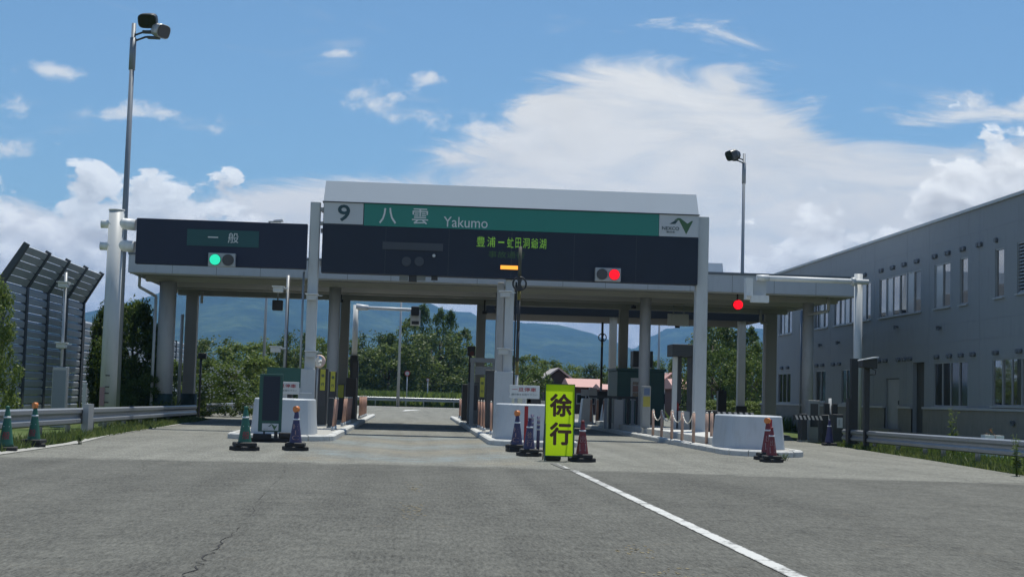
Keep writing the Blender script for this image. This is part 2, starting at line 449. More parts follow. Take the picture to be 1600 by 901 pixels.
class MB:
    def __init__(self):
        self.v = []; self.f = []; self.sm = []
    def add(self, vs, fs, smooth=False):
        o = len(self.v)
        self.v += [tuple(x) for x in vs]
        self.f += [tuple(i+o for i in f) for f in fs]
        self.sm += [smooth]*len(fs)
        return self
    def box(self, x0, x1, y0, y1, z0, z1):
        vs = [(x0, y0, z0), (x1, y0, z0), (x1, y1, z0), (x0, y1, z0), (x0, y0, z1), (x1, y0, z1), (x1, y1, z1), (x0, y1, z1)]
        return self.add(vs, [(3, 2, 1, 0), (4, 5, 6, 7), (0, 1, 5, 4), (1, 2, 6, 5), (2, 3, 7, 6), (3, 0, 4, 7)])
    def cbox(self, cx, cy, z0, wx, wy, h):
        return self.box(cx-wx/2, cx+wx/2, cy-wy/2, cy+wy/2, z0, z0+h)
    def tube(self, p0, p1, r0, r1=None, n=12, caps=True, smooth=True):
        p0 = Vector(p0); p1 = Vector(p1)
        r1 = r0 if r1 is None else r1
        d = (p1-p0).normalized()
        a = d.orthogonal().normalized(); b = d.cross(a)
        vs = []
        for p, r in ((p0, r0), (p1, r1)):
            for i in range(n):
                t = 2*math.pi*i/n
                vs.append(p + a*(r*math.cos(t)) + b*(r*math.sin(t)))
        fs = [(i, (i+1) % n, n+(i+1) % n, n+i) for i in range(n)]
        self.add(vs, fs, smooth)
        if caps:
            o = len(self.v)-2*n
            self.f += [tuple(o+i for i in reversed(range(n))), tuple(o+n+i for i in range(n))]
            self.sm += [False, False]
        return self
    def path(self, pts, r, n=8):
        for a, b in zip(pts[:-1], pts[1:]): self.tube(a, b, r, r, n)
        return self
    def prism(self, poly, lo, hi, axis='z'):
        """poly: list of 2D points; axis z: (x,y); axis y: (x,z); axis x: (y,z)"""
        n = len(poly)
        def mk(p, h):
            return (p[0], p[1], h) if axis == 'z' else ((p[0], h, p[1]) if axis == 'y' else (h, p[0], p[1]))
        vs = [mk(p, lo) for p in poly] + [mk(p, hi) for p in poly]
        fs = [(i, (i+1) % n, n+(i+1) % n, n+i) for i in range(n)]
        fs += [tuple(reversed(range(n))), tuple(range(n, 2*n))]
        return self.add(vs, fs)
    def lathe(self, prof_, n=20, cx=0, cy=0, smooth=True):
        vs = []; fs = []
        for r, z in prof_:
            for i in range(n):
                t = 2*math.pi*i/n
                vs.append((cx+r*math.cos(t), cy+r*math.sin(t), z))
        for k in range(len(prof_)-1):
            for i in range(n):
                fs.append((k*n+i, k*n+(i+1) % n, (k+1)*n+(i+1) % n, (k+1)*n+i))
        self.add(vs, fs, smooth)
        o = len(self.v)-len(vs)
        L = len(prof_)-1
        self.f += [tuple(o+i for i in reversed(range(n))), tuple(o+L*n+i for i in range(n))]
        self.sm += [False, False]
        return self
    def loft(self, rings, cap=True, smooth=False):
        n = len(rings[0])
        vs = [p for r in rings for p in r]
        fs = []
        for k in range(len(rings)-1):
            for i in range(n):
                fs.append((k*n+i, k*n+(i+1) % n, (k+1)*n+(i+1) % n, (k+1)*n+i))
        self.add(vs, fs, smooth)
        if cap:
            o = len(self.v)-len(vs)
            self.f += [tuple(o+i for i in reversed(range(n))), tuple(o+(len(rings)-1)*n+i for i in range(n))]
            self.sm += [False, False]
        return self
    def mesh(self, name, m, off=Vector((0, 0, 0))):
        me = bpy.data.meshes.new(name)
        me.from_pydata([(x-off.x, y-off.y, z-off.z) for x, y, z in self.v], [], self.f)
        me.polygons.foreach_set('use_smooth', self.sm)
        me.materials.append(m)
        me.update()
        return me
    def build(self, name, m, parent=None, bevel=0.0, seg=2):
        off = origin_of(parent) if parent else Vector((0, 0, 0))
        o = bpy.data.objects.new(name, self.mesh(name, m, off))
        COL.objects.link(o)
        if parent: o.parent = parent
        if bevel > 0:
            b = o.modifiers.new('bevel', 'BEVEL'); b.width = bevel; b.segments = seg; b.limit_method = 'ANGLE'
        return o

def one(name, mb, m, label, cat, group=None, kind=None, bevel=0.0):
    o = mb.build(name, m, None, bevel)
    return tag(o, label, cat, group, kind)
def struct(name, mb, m, kind='structure'):
    o = mb.build(name, m)
    o['kind'] = kind
    return o
def copy_tree(o, parent=None):
    c_ = o.copy()
    COL.objects.link(c_)
    c_.parent = parent
    if parent is None: ROOT[c_.name] = Vector(o.location)
    for ch in list(o.children): copy_tree(ch, c_)
    return c_
def share(src, parent=None, loc=(0, 0, 0), name=None):
    o = bpy.data.objects.new(name or src.name.split('.')[0], src.data)
    COL.objects.link(o)
    o.location = loc
    if parent: o.parent = parent
    return o

def text_geo(body, weight=0.0, extrude=0.0):
    cu = bpy.data.curves.new('lettering', 'FONT')
    cu.body = body
    cu.offset = weight
    cu.fill_mode = 'BOTH' if extrude else 'FRONT'
    cu.extrude = extrude
    cu.resolution_u = 3
    cu.align_x = 'CENTER'
    ob = bpy.data.objects.new('lettering', cu)
    COL.objects.link(ob)
    dg = bpy.context.evaluated_depsgraph_get()
    me = bpy.data.meshes.new_from_object(ob.evaluated_get(dg))
    vs = [v.co.copy() for v in me.vertices]
    fs = [tuple(p.vertices) for p in me.polygons]
    bpy.data.objects.remove(ob); bpy.data.meshes.remove(me); bpy.data.curves.remove(cu)
    return vs, fs
def text(body, parent, m, x0, x1, z0, z1, y, weight=0.0, fit='stretch', name='lettering', warp=None, tag_=None):
    """lettering facing -Y, filling the box x0..x1, z0..z1 at depth y"""
    vs, fs = text_geo(body, 0.0)
    ax = min(v.x for v in vs); bx_ = max(v.x for v in vs); az_ = min(v.y for v in vs); bz = max(v.y for v in vs)
    sx = (x1-x0)/max(bx_-ax, 1e-6); sz = (z1-z0)/max(bz-az_, 1e-6)
    if fit == 'h': sx = sz
    cx = (x0+x1)/2
    pts = []
    for v in vs:
        X = cx+(v.x-(ax+bx_)/2)*sx
        Z = z0+(v.y-az_)*sz
        Yv = y if warp is None else warp(X, Z)
        pts.append((X, Yv, Z))
    mb = MB()
    hgt = z1-z0
    sh = [(0, 0)]
    if weight > 0:
        q = weight*hgt
        sh = [(0, 0), (q, 0), (-q, 0), (0, q), (0, -q), (q*.7, q*.7), (-q*.7, q*.7), (q*.7, -q*.7), (-q*.7, -q*.7)]
    for k, (ux, uz) in enumerate(sh):
        mb.add([(X+ux, Yv-.0006*k, Z+uz) for X, Yv, Z in pts], fs)
    return mb.build(name, m, parent)

# ================================================================== THE SETTING
# ground sheet to the horizon
def ground_mat():
    m = bpy.data.materials.new('field_grass')
    m.use_nodes = True
    t = NT(m.node_tree)
    b = m.node_tree.nodes['Principled BSDF']
    pos = t.n('ShaderNodeNewGeometry').outputs['Position']
    n = t.noise(pos, 0.8, 6, 0.65)
    col = t.ramp(n, [(0.3, (0.045, 0.075, 0.022)), (0.5, (0.075, 0.11, 0.035)), (0.62, (0.12, 0.13, 0.06)), (0.75, (0.16, 0.135, 0.095))])
    t.set(b.inputs['Base Color'], col)
    b.inputs['Roughness'].default_value = 0.95
    b.inputs['Specular IOR Level'].default_value = 0.1
    return m
struct('ground', MB().add([(-9000, -400, -0.06), (9000, -400, -0.06), (9000, 9000, -0.06), (-9000, 9000, -0.06)], [(0, 1, 2, 3)]), ground_mat())

# road surface (one sheet), running under the gate and curving off to the right beyond
road_poly = [(-7.0, -30), (12.0, -30), (12.05, 28.6), (12.75, 36), (13.3, 44), (13.6, 52), (15.5, 60), (17.2, 70), (17.5, 85), (22, 98), (40, 112), (90, 122), (90, 168), (30, 158), (4, 150), (-4, 148), (-11, 147), (-10.5, 100), (-11, 80), (-11.5, 70),
             (-8.3, 62), (-8.0, 54), (-7.9, 46), (-7.7, 38), (-7.2, 32), (-7.25, 29), (-7.4, 26)]
struct('road', MB().add([(x, y, 0.0) for x, y in road_poly], [tuple(range(len(road_poly)))]), M_PAD)
struct('lane_line', MB().add([(2.77, -10, 0.006), (2.92, -10, 0.006), (2.92, 25.9, 0.006), (2.77, 25.9, 0.006)], [(0, 1, 2, 3)]), M_WORN)
struct('lane_line_stub', MB().add([(2.70, 26.2, 0.010), (2.84, 26.2, 0.010), (2.80, 28.4, 0.010), (2.66, 28.4, 0.010)], [(0, 1, 2, 3)]), M_WORN)
fl = MB()
pts = [(-10, 136), (-4.0, 139), (4, 142), (20, 150), (60, 158)]
for (xa, ya), (xb, yb) in zip(pts[:-1], pts[1:]):
    fl.add([(xa, ya, 0.012), (xb, yb, 0.012), (xb+.05, yb+.9, 0.012), (xa+.05, ya+.9, 0.012)], [(0, 1, 2, 3)])
struct('edge_line', fl, M_LINE)
struct('road_arrow', MB().add([(-.8, 110, .012), (-0.6, 110, .012), (.7, 121, .012), (.3, 121, .012), (-.6, 117, .012)], [(0, 1, 2, 3, 4)]), M_LINE)
# cracks in the asphalt: jagged thin strips
def crack(pts, wd, jit, name='pavement_crack', steps=14, z=0.0045):
    mb = MB()
    P = []
    for (xa, ya), (xb, yb) in zip(pts[:-1], pts[1:]):
        for i in range(steps):
            t = i/steps
            P.append((xa+(xb-xa)*t+random.uniform(-jit, jit), ya+(yb-ya)*t))
    P.append(pts[-1])
    vs = []
    for i, (x, y) in enumerate(P):
        w_ = wd*random.uniform(0.15, 1.0)*(0.3 if i in (0, len(P)-1) else 1)
        vs += [(x-w_, y, z), (x+w_, y, z)]
    mb.add(vs, [(2*i, 2*i+1, 2*i+3, 2*i+2) for i in range(len(P)-1)])
    return struct(name, mb, M_CRACK)
crack([(-1.47, 8.0), (-1.48, 10.1), (-1.5, 11.6), (-1.53, 13.7)], 0.009, 0.04)
crack([(-1.53, 13.7), (-1.7, 17), (-1.9, 22), (-2.1, 25.2)], 0.0035, 0.03)
crack([(0.9, 19.5), (1.15, 17.5), (1.3, 15.5)], 0.003, 0.05)
crack([(-4.4, 24.6), (-3.9, 22.2), (-4.1, 19)], 0.003, 0.05)
# flecks of old yellow paint
def fleck(cx, cy, n, sx, sy):
    mb = MB()
    for i in range(n):
        x = cx+random.gauss(0, sx); y = cy+random.gauss(0, sy); r = random.uniform(.005, .022)
        k = random.randint(5, 7)
        mb.add([(x+r*random.uniform(.5, 1.3)*math.cos(6.283*j/k), y+2.0*r*random.uniform(.5, 1.3)*math.sin(6.283*j/k), 0.003) for j in range(k)], [tuple(range(k))])
    o = struct('old_paint_flecks', mb, mat('old_yellow_paint', (0.185, 0.158, 0.095), 0.9), 'stuff')
    tag(o, 'flecks of worn yellow paint on the asphalt', 'paint')
fleck(0.0, 16.3, 60, .09, .6); fleck(1.92, 12.3, 34, .10, .22); fleck(1.93, 10.7, 30, .10, .2); fleck(0.05, 20, 40, .06, .8)

# distant mountains
def mountain(name, pts, Y, depth, m, seed):
    rnd = random.Random(seed)
    top = [at(px, py, Y) for px, py in pts]
    # resample ridge
    R_ = []
    for a, b in zip(top[:-1], top[1:]):
        k = max(2, int((b-a).length/70))
        for i in range(k):
            t = i/k
            p = a.lerp(b, t)
            p.z += rnd.gauss(0, 5)
            R_.append(p)
    R_.append(top[-1])
    rows = 16
    vs = []
    n = len(R_)
    ph = [rnd.uniform(0, 6.28) for _ in range(10)]
    for j in range(rows+1):
        t = j/rows
        for i, p in enumerate(R_):
            x = p.x
            sp = sum(math.sin(x*fq+ph[k]+t*2.0*(k-2))*am for k, (fq, am) in enumerate([(.004, 1), (.009, .8), (.017, .5), (.031, .35), (.06, .2)]))
            h = p.z*(1-t)**1.15
            h += sp*18*math.sin(math.pi*min(1, t*1.05))*(p.z/400.0) + rnd.gauss(0, 3)*math.sin(math.pi*t)
            y = Y - depth*t + sp*60*t*(1-t)
            vs.append((x, y, max(h, -1) if t < 1 else -3))
    fs = [(j*n+i, j*n+i+1, (j+1)*n+i+1, (j+1)*n+i) for j in range(rows) for i in range(n-1)]
    # back slope
    o = len(vs)
    for p in R_: vs.append((p.x, Y+depth*.8, -3))
    fs += [(o+i, o+i+1, i+1, i) for i in range(n-1)]
    mb = MB().add(vs, fs, True)
    return struct(name, mb, m)
def mtn_mat():
    m = bpy.data.materials.new('forested_slope')
    m.use_nodes = True
    t = NT(m.node_tree)
    b = m.node_tree.nodes['Principled BSDF']
    pos = t.n('ShaderNodeNewGeometry').outputs['Position']
    n1 = t.noise(pos, 0.0045, 6, 0.65, 0.4)
    n2 = t.noise(pos, 0.03, 5, 0.75)
    v = t.m('ADD', t.m('MULTIPLY', n1, 0.6), t.m('MULTIPLY', n2, 0.4))
    t.set(b.inputs['Base Color'], t.ramp(v, [(0.36, (0.012, 0.026, 0.014)), (0.5, (0.035, 0.062, 0.028)), (0.62, (0.085, 0.125, 0.05))]))
    b.inputs['Roughness'].default_value = 1.0
    b.inputs['Specular IOR Level'].default_value = 0.0
    bp = t.n('ShaderNodeBump'); bp.inputs['Strength'].default_value = 1.0; bp.inputs['Distance'].default_value = 18.0
    t.set(bp.inputs['Height'], n2)
    t.set(b.inputs['Normal'], bp.outputs[0])
    return m
M_MTN = mtn_mat()
mountain('mountain_main', [(-420, 590), (-200, 560), (0, 520), (120, 490), (205, 468), (270, 448), (340, 425), (420, 418), (520, 425), (620, 452), (690, 477), (735, 490), (775, 499), (820, 504), (850, 507), (895, 512), (925, 519), (955, 531), (1010, 553), (1080, 580), (1160, 610)], 5200, 2300, M_MTN, 3)
mountain('mountain_right', [(900, 600), (960, 560), (985, 545), (1010, 530), (1040, 516), (1075, 506), (1110, 503), (1160, 509), (1220, 516), (1300, 528), (1400, 540), (1560, 556), (1900, 590)], 5600, 2300, M_MTN, 5)

# ================================================================== TRAFFIC ISLANDS
def island(xl, xr, y0, y1, plateau=None, stones_until=47.5, hi=0.15, tipw=1.3):
    """kerbed island with a rounded nose at y0, facing the approaching cars"""
    root = thing('traffic_island', kind='structure', loc=((xl+xr)/2, y0, 0))
    cx = (xl+xr)/2; hw = (xr-xl)/2
    P = []
    yy = y1
    while yy > y0+tipw+.01:
        P.append((xl, yy)); yy -= 1.1
    for i in range(0, 17):
        t = math.pi*i/16
        P.append((cx-hw*math.cos(t), y0+tipw-tipw*math.sin(t)**0.8))
    yy = y0+tipw+1.1
    while yy < y1:
        P.append((xr, yy)); yy += 1.1
    P.append((xr, y1))
    # top slab
    ins = [(cx+(x-cx)*(1-.17/hw), y+(.17 if y < y0+tipw else 0)) for x, y in P]
    MB().prism(ins[::-1], 0.0, hi-.012, 'z').build('slab', M_SLAB, root)
    def norm(i):
        a = P[max(0, i-1)]; b = P[min(len(P)-1, i+1)]
        d = Vector((b[0]-a[0], b[1]-a[1])); d.normalize()
        return Vector((-d.y, d.x))
    def stone(i0, i1, name):
        mb = MB()
        rings = []
        for i in range(i0, i1+1):
            p = Vector(P[i]); nrm = norm(i)
            q = p+nrm*.18
            # pull the ends in so that a joint opens
            if i == i0 and i1 > i0: sh = (Vector(P[i+1])-p).normalized()*.012
            elif i == i1: sh = (Vector(P[i-1])-p).normalized()*.012
            else: sh = Vector((0, 0))
            p = p+sh; q = q+sh
            rings.append([(p.x, p.y, -.02), (q.x, q.y, -.02), (q.x, q.y, hi), (p.x+nrm.x*.04, p.y+nrm.y*.04, hi), (p.x, p.y, hi-.035)])
        mb.loft(rings)
        dz = random.uniform(-.006, .006)
        mb.v = [(x, y, z+(dz if z > 0 else 0)) for x, y, z in mb.v]
        mb.build(name, M_KERB, root)
    i = 0
    # far left run as one
    far_l = max(k for k in range(len(P)) if P[k][1] > stones_until and k < len(P)/2)
    stone(0, far_l, 'kerb')
    i = far_l
    while i < len(P)-1 and not (i > len(P)/2 and P[i][1] > stones_until):
        j = min(len(P)-1, i+(1 if abs(P[i+1][1]-P[i][1]) > 1.0 else 3))
        stone(i, j, 'kerb_stone')
        i = j
    if i < len(P)-1: stone(i, len(P)-1, 'kerb')
    if plateau:
        a0, a1, b0, b1, h = plateau
        MB().box(a0, a1, b0, b1, hi-.02, h).build('step', M_KERB, root, bevel=.02)
    return root
island(-4.75, -2.0, 37.4, 79)
island(2.0, 4.35, 37.6, 79)
island(7.62, 9.62, 34.9, 82, plateau=(7.98, 9.42, 39.2, 64, .33))

def bulb(xc, y0, wx, ly, z0, h, label):
    """white tapered impact barrier on the nose of an island"""
    rings = []
    n = 32
    def ring(wx_, ly_, z):
        r = []
        for i in range(n):
            t = 2*math.pi*i/n
            e = 0.55
            cx = math.copysign(abs(math.cos(t))**e, math.cos(t)); sy = math.copysign(abs(math.sin(t))**e, math.sin(t))
            r.append((xc+wx_/2*cx, y0+ly/2+ly_/2*sy, z))
        return r
    for z, k in ((z0, 1.0), (z0+h*.5, .955), (z0+h-.03, .915), (z0+h, .89)):
        rings.append(ring(wx*k, ly*k, z))
    mb = MB().loft(rings, smooth=False)
    return one('impact_barrier', mb, mat('barrier_paint', (0.46, 0.50, 0.54), 0.5, 0, 0.06, 2, dirt=0.22, dirtcol=(0.2, 0.2, 0.19), streak=1), label, 'barrier', 'white impact barriers on the island noses')
M_BARR = M_WHITE
bulb(-3.38, 38.3, 1.70, 2.4, .13, .92, 'white tapered barrier block behind the dark green board, left of the centre lane')
bulb(3.20, 38.9, 2.05, 2.4, .13, .95, 'white tapered barrier block behind the yellow sign and navy cones')
bulb(8.53, 36.0, 1.64, 2.4, .13, .84, 'white tapered barrier block with two red cones at its corner')

# ================================================================== TOLL CANOPY
CF, CB = 53.0, 64.4          # front and back edge
CXL, CXR = -10.28, 16.25
CZ0, CZ1 = 5.30, 6.02
can = thing('toll_canopy', 'long flat grey canopy roof on columns spanning all the toll lanes', 'canopy', (3, CF, 0))
x = CXL
while x < CXR-.05:
    x2 = min(x+1.555, CXR)
    MB().box(x+.006, x2-.006, CF, CF+.06, CZ0, CZ1-.09).build('fascia_panel', M_FASCIA, can)
    x = x2
MB().box(CXL-.02, CXR+.02, CF-.03, CF+.2, CZ1-.085, CZ1).build('roof_trim', mat('roof_trim', (0.16, 0.18, 0.20), 0.5), can)
MB().box(CXL, CXL+.06, CF+.065, CB, CZ0, CZ1-.09).build('side_fascia', M_FASCIA, can)
MB().box(CXR-.06, CXR, CF+.065, CB, CZ0, CZ1-.09).build('side_fascia', M_FASCIA, can)
MB().box(CXL+.07, CXR-.07, CB-.08, CB, CZ0, CZ1-.09).build('back_fascia', M_FASCIA, can)
MB().box(CXL+.02, CXR-.02, CF+.21, CB-.02, CZ1-.08, CZ1-.01).build('roof_deck', M_STEEL, can)
MB().box(CXL, CXR, CF+.008, CF+.052, CZ0+.002, CZ1-.1).build('fascia_backing', M_BLACK, can)
for a, b, dz in ((CF+.07, CF+2.7, .02), (CF+2.7, CF+5.6, .06), (CF+5.6, CF+8.5, .09), (CF+8.5, CB-.09, .05)):
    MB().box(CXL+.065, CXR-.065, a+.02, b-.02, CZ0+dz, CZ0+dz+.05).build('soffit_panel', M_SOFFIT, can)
for yb in (55.0, 62.5):
    MB().box(CXL+.3, CXR-.3, yb-.17, yb+.17, CZ0-.17, CZ0+.06).build('beam', M_SOFFIT, can)
MB().box(CXL+.065, CXR-.065, CF+.065, CF+.13, CZ0-.05, CZ0+.02).build('drip_edge', M_SOFFIT, can)
MB().box(CXL+.065, CXR-.065, CB-.16, CB-.085, CZ0-.06, CZ0+.02).build('drip_edge', M_SOFFIT, can)
M_DKBASE = mat('column_dark_base', (0.025, 0.05, 0.045), 0.6)
front = [(258, .31), (520, .22), (781, .20), (1007, .21), (1262, .21)]
for px, r in front:
    X = gx(px, 55.0, 560)
    MB().tube((X, 55, .0), (X, 55, CZ0-.17), r, n=20).build('column', M_COLUMN, can)
for px, hw in ((297, .24), (537, .19), (750, .19), (973, .19), (1203, .24)):
    X = gx(px, 62.5, 560)
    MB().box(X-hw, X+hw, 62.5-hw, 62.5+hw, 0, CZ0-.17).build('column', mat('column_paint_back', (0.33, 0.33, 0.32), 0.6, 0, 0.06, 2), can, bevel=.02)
for px, yy, r in ((258, 55.0, .335), (297, 62.5, .36)):
    X = gx(px, yy, 560)
    MB().tube((X, yy, 0), (X, yy, 1.02), r, n=20).build('column_base_band', M_DKBASE, can)
# downpipes
X = gx(258, 55, 560)
MB().path([(X-.95, 54.4, CZ0+.02), (X-.95, 54.4, CZ0-.42), (X-.40, 54.8, CZ0-.72), (X-.40, 54.8, .2)], .055).build('downpipe', M_STEEL, can)
X = gx(297, 62.5, 560)
MB().path([(X+.42, 62.2, CZ0), (X+.42, 62.2, CZ0-.5)], .06).build('downpipe', M_STEEL, can)
MB().path([(X-.32, 62.0, CZ0-1.0), (X-.32, 62.0, .2)], .07).build('downpipe', M_STEEL, can)
X = gx(1262, 55, 560)
MB().path([(X+.55, 54.2, CZ0+.02), (X+.55, 54.2, CZ0-.5), (X-.1, 54.6, CZ0-.62)], .06).build('downpipe', M_COLUMN, can)
X = gx(1203, 62.5, 560)
MB().path([(X-.5, 62.2, CZ0), (X-.5, 62.2, CZ0-.55), (X-.2, 62.2, CZ0-.6)], .07).build('downpipe', M_COLUMN, can)
# small floodlights under the soffit
for px, py, yy in ((533, 470, 61.5), (757, 488, 62.0), (776, 480, 56.0), (990, 480, 62.0)):
    p = at(px, py, yy)
    MB().cbox(p.x, yy, p.z-.06, .18, .22, .12).tube((p.x, yy, p.z+.05), (p.x, yy, CZ0), .03).build('floodlight', M_BLACK, can)
# second, rear canopy over the exit lanes
rc = thing('rear_canopy', 'dark rear canopy edge seen below the main toll canopy', 'canopy', (9, 66, 0))
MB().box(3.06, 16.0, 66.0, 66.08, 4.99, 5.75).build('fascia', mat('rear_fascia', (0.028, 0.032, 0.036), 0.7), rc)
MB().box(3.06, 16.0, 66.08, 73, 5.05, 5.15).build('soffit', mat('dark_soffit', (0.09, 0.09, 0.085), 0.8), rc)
MB().box(3.06, 16.0, 66.08, 73, 5.6, 5.75).build('roof_deck', M_STEEL, rc)
for px, hw in ((957, .16), (1158, .17)):
    X = gx(px, 66.4, 560)
    MB().box(X-hw, X+hw, 66.4-hw, 66.4+hw, 0, 5.05).build('column', M_WHITE, rc, bevel=.02)
X = gx(1158, 66.2, 600)
MB().box(X-.24, X+.24, 66.0, 66.2, .2, 1.15).build('column_guard', M_BLACK, rc)
one('rear_sign_cover', MB().loft([[(4.5, 69, 5.8), (14.7, 69, 5.8), (14.7, 69.9, 5.8), (4.5, 69.9, 5.8)], [(4.6, 69.4, 7.92), (14.55, 69.4, 7.92), (14.55, 69.8, 7.92), (4.6, 69.8, 7.92)]]), M_COVER,
    'pale sloping back of a sign rising above the canopy roof edge', 'sign')

# ================================================================== SIGN GANTRY
GY = 46.5
gan = thing('sign_gantry', 'pale steel posts carrying the large toll gate sign board', 'gantry', (3, GY, 0))
def gpost(X, z1, hw=.21, z0=.0):
    MB().box(X-hw, X+hw, GY-hw+.1, GY+hw+.1, z0, z1).build('post', M_STEEL, gan, bevel=.03)
gpost(gx(489.5, GY, 420), 7.22, .16)
gpost(gx(1097, GY, 420), 7.20, .19)
gpost(gx(795, GY, 520), 4.97, .14)
MB().box(gx(779, GY, 520)-.05, gx(779, GY, 520)+.16, GY+.35, GY+.6, 0, 4.9).build('post', M_COLUMN, gan, bevel=.02)
XL, XR = gx(489.5, GY, 420), gx(1097, GY, 420)
for z in (5.3, 6.35, 7.0):
    MB().box(XL+.17, XR-.2, GY+.28, GY+.42, z-.07, z+.07).build('cross_beam', M_STEEL, gan)
for Xp in (XL, XR):
    s = 1 if Xp == XL else -1
    for z in (7.0, 6.55):
        MB().box(min(Xp+s*.16, Xp+s*.32), max(Xp+s*.16, Xp+s*.32), GY-.02, GY+.2, z-.05, z+.05).build('bracket', M_POLE, gan)
# cabinets strapped to the post feet
MB().box(XL-.29, XL+.2, GY-.28, GY-.07, .15, 1.95).build('cabinet', M_STEEL, gan, bevel=.015)
Xm = gx(788, GY, 600)
MB().box(Xm-.33, Xm+.25, GY-.3, GY-.08, .15, 2.05).build('cabinet', M_STEEL, gan, bevel=.015)
for z in (1.18, .98):
    MB().box(XL-.25, XL+.12, GY-.30, GY-.285, z, z+.04).build('strap', M_WHITE, gan)
# vertical conduit pipes
Xc = gx(470, GY, 540)
MB().tube((Xc, GY+.1, .2), (Xc, GY+.1, 5.0), .035).build('conduit', M_POLE, gan)
Xc2 = gx(804, GY, 540)
MB().tube((Xc2, GY, .4), (Xc2, GY, 4.9), .028).build('conduit', M_BLACK, gan)
# bracket sensors with bright tops on the posts
def sensor(px, py, Y, s=1.0, parent=None, tilt=1):
    p = at(px, py, Y)
    r = parent
    o = MB().box(p.x-.16*s, p.x+.16*s, Y-.34, Y-.05, p.z-.20*s, p.z-.03*s).build('sensor', M_STEEL, r, bevel=.02)
    MB().box(p.x-.20*s, p.x+.20*s, Y-.40, Y-.03, p.z-.028*s, p.z).build('sensor_hood', M_WHITE, o)
    MB().box(p.x+.16*s, p.x+.33*s, Y-.2, Y-.16, p.z-.06, p.z-.035).build('antenna', M_WHITE, o)
    return o
sensor(488, 459.5, GY-.1, 1, gan); sensor(487, 548, GY-.1, 1, gan)
sensor(789, 455, GY-.1, 1, gan); sensor(786, 544, GY-.1, 1, gan)
pp = thing('sensor_pole', 'slim grey pole with two white-topped sensors left of the gate sign post', 'pole', (gx(447, 44, 520), 44.0, .1))
Xp = gx(447, 44, 520)
MB().tube((Xp, 44, .1), (Xp, 44, at(449, 430, 44).z), .05).build('pole', M_POLE, pp)
MB().tube((Xp+.05, 43.93, 1.0), (Xp+.05, 43.93, at(449, 436, 44).z), .015).build('cable', M_BLACK, pp)
sensor(436, 448, 44, .9, pp); sensor(432, 541, 44, .9, pp)
MB().box(Xp-.36, Xp, 43.9, 43.98, at(449, 449, 44).z-.06, at(449, 449, 44).z-.02).build('bracket_arm', M_POLE, pp)
MB().box(Xp-.36, Xp, 43.9, 43.98, at(449, 543, 44).z-.06, at(449, 543, 44).z-.02).build('bracket_arm', M_POLE, pp)
# hanging loudspeaker-like box behind
p = at(434, 477, 55)
hb = thing('lane_indicator_box', 'small dark box hanging under the canopy above the left lane', 'indicator', (p.x, 55, p.z))
MB().box(p.x-.19, p.x+.19, 54.8, 55.1, p.z-.19, p.z+.19).build('housing', M_BLACK, hb, bevel=.03)
MB().tube((p.x, 54.95, p.z+.19), (p.x, 54.95, CZ0), .025).build('hanger', M_POLE, hb)

# ------------------------------------------------------------------ main sign board
SX0, SX1 = -3.02, 8.91
SZ0, SZB, SZ1, SZT = 4.985, 6.50, 7.20, 7.92
sg = thing('toll_gate_sign', 'wide sign board with green name band above a black message display', 'sign', (3, GY, SZ0))
Y0 = GY-.22
MB().box(SX0, SX1, Y0, GY+.26, SZ0, SZB-.008).build('display_panel', M_DARK, sg)
MB().loft([[(SX0, Y0-.02, SZ1+.03), (SX1, Y0-.02, SZ1+.03), (SX1, GY+.3, SZ1+.03), (SX0, GY+.3, SZ1+.03)], [(SX0+.03, Y0+.33, SZT), (SX1-.03, Y0+.33, SZT), (SX1-.03, GY+.28, SZT), (SX0+.03, GY+.28, SZT)]]).build('top_cover', M_COVER, sg)
MB().box(SX0-.03, SX1+.03, Y0-.04, GY+.31, SZ1, SZ1+.027).build('gutter_strip', M_DARKB, sg)
XN = gx(569, GY, 335); XO = gx(1028, GY, 355)
for k in range(1, 6):
    xs_ = SX0+(SX1-SX0)*k/6
    MB().box(xs_-.006, xs_+.006, Y0-.003, Y0+.004, SZ0+.02, SZB-.03).build('panel_seam', M_DARKB, sg)
npan = MB().box(SX0+.02, XN-.02, Y0, GY+.25, SZB+.03, SZ1-.004).build('number_panel', M_PANELW, sg)
MB().box(SX0+.005, XN-.005, Y0+.012, GY+.24, SZB-.004, SZ1-.002).build('panel_frame', M_DARKB, npan)
name = MB().box(XN+.005, XO-.005, Y0, GY+.25, SZB, SZ1-.004).build('name_panel', M_GREEN, sg)
op = MB().box(XO+.005, SX1, Y0, GY+.25, SZB, SZ1-.004).build('operator_panel', M_PANELW, sg)
yt = Y0-.006
def pz(py, px=800): return at(px, py, Y0).z
text('9', npan, M_LETTERD, gx(528.5, Y0, 330), gx(546.5, Y0, 330), pz(345, 538), pz(320.5, 538), yt, 0.03)
text('八', name, M_LETTER, gx(593, Y0, 338), gx(619, Y0, 338), pz(349, 606), pz(325, 606), yt, 0.012)
text('雲', name, M_LETTER, gx(644, Y0, 338), gx(669, Y0, 338), pz(350, 656), pz(326, 656), yt, 0.008)
text('Yakumo', name, M_LETTER, gx(693, Y0, 350), gx(762, Y0, 350), pz(355.5, 728), pz(339.5, 728), yt, 0.0)
text('NEXCO', op, M_LETTERD, gx(1034.5, Y0, 357), gx(1061, Y0, 357), pz(359.3, 1048), pz(354.2, 1048), yt, 0.02)
text('東日本', op, M_LETTERD, gx(1041, Y0, 362), gx(1054.5, Y0, 362), pz(363.9, 1048), pz(361.0, 1048), yt, 0.01)
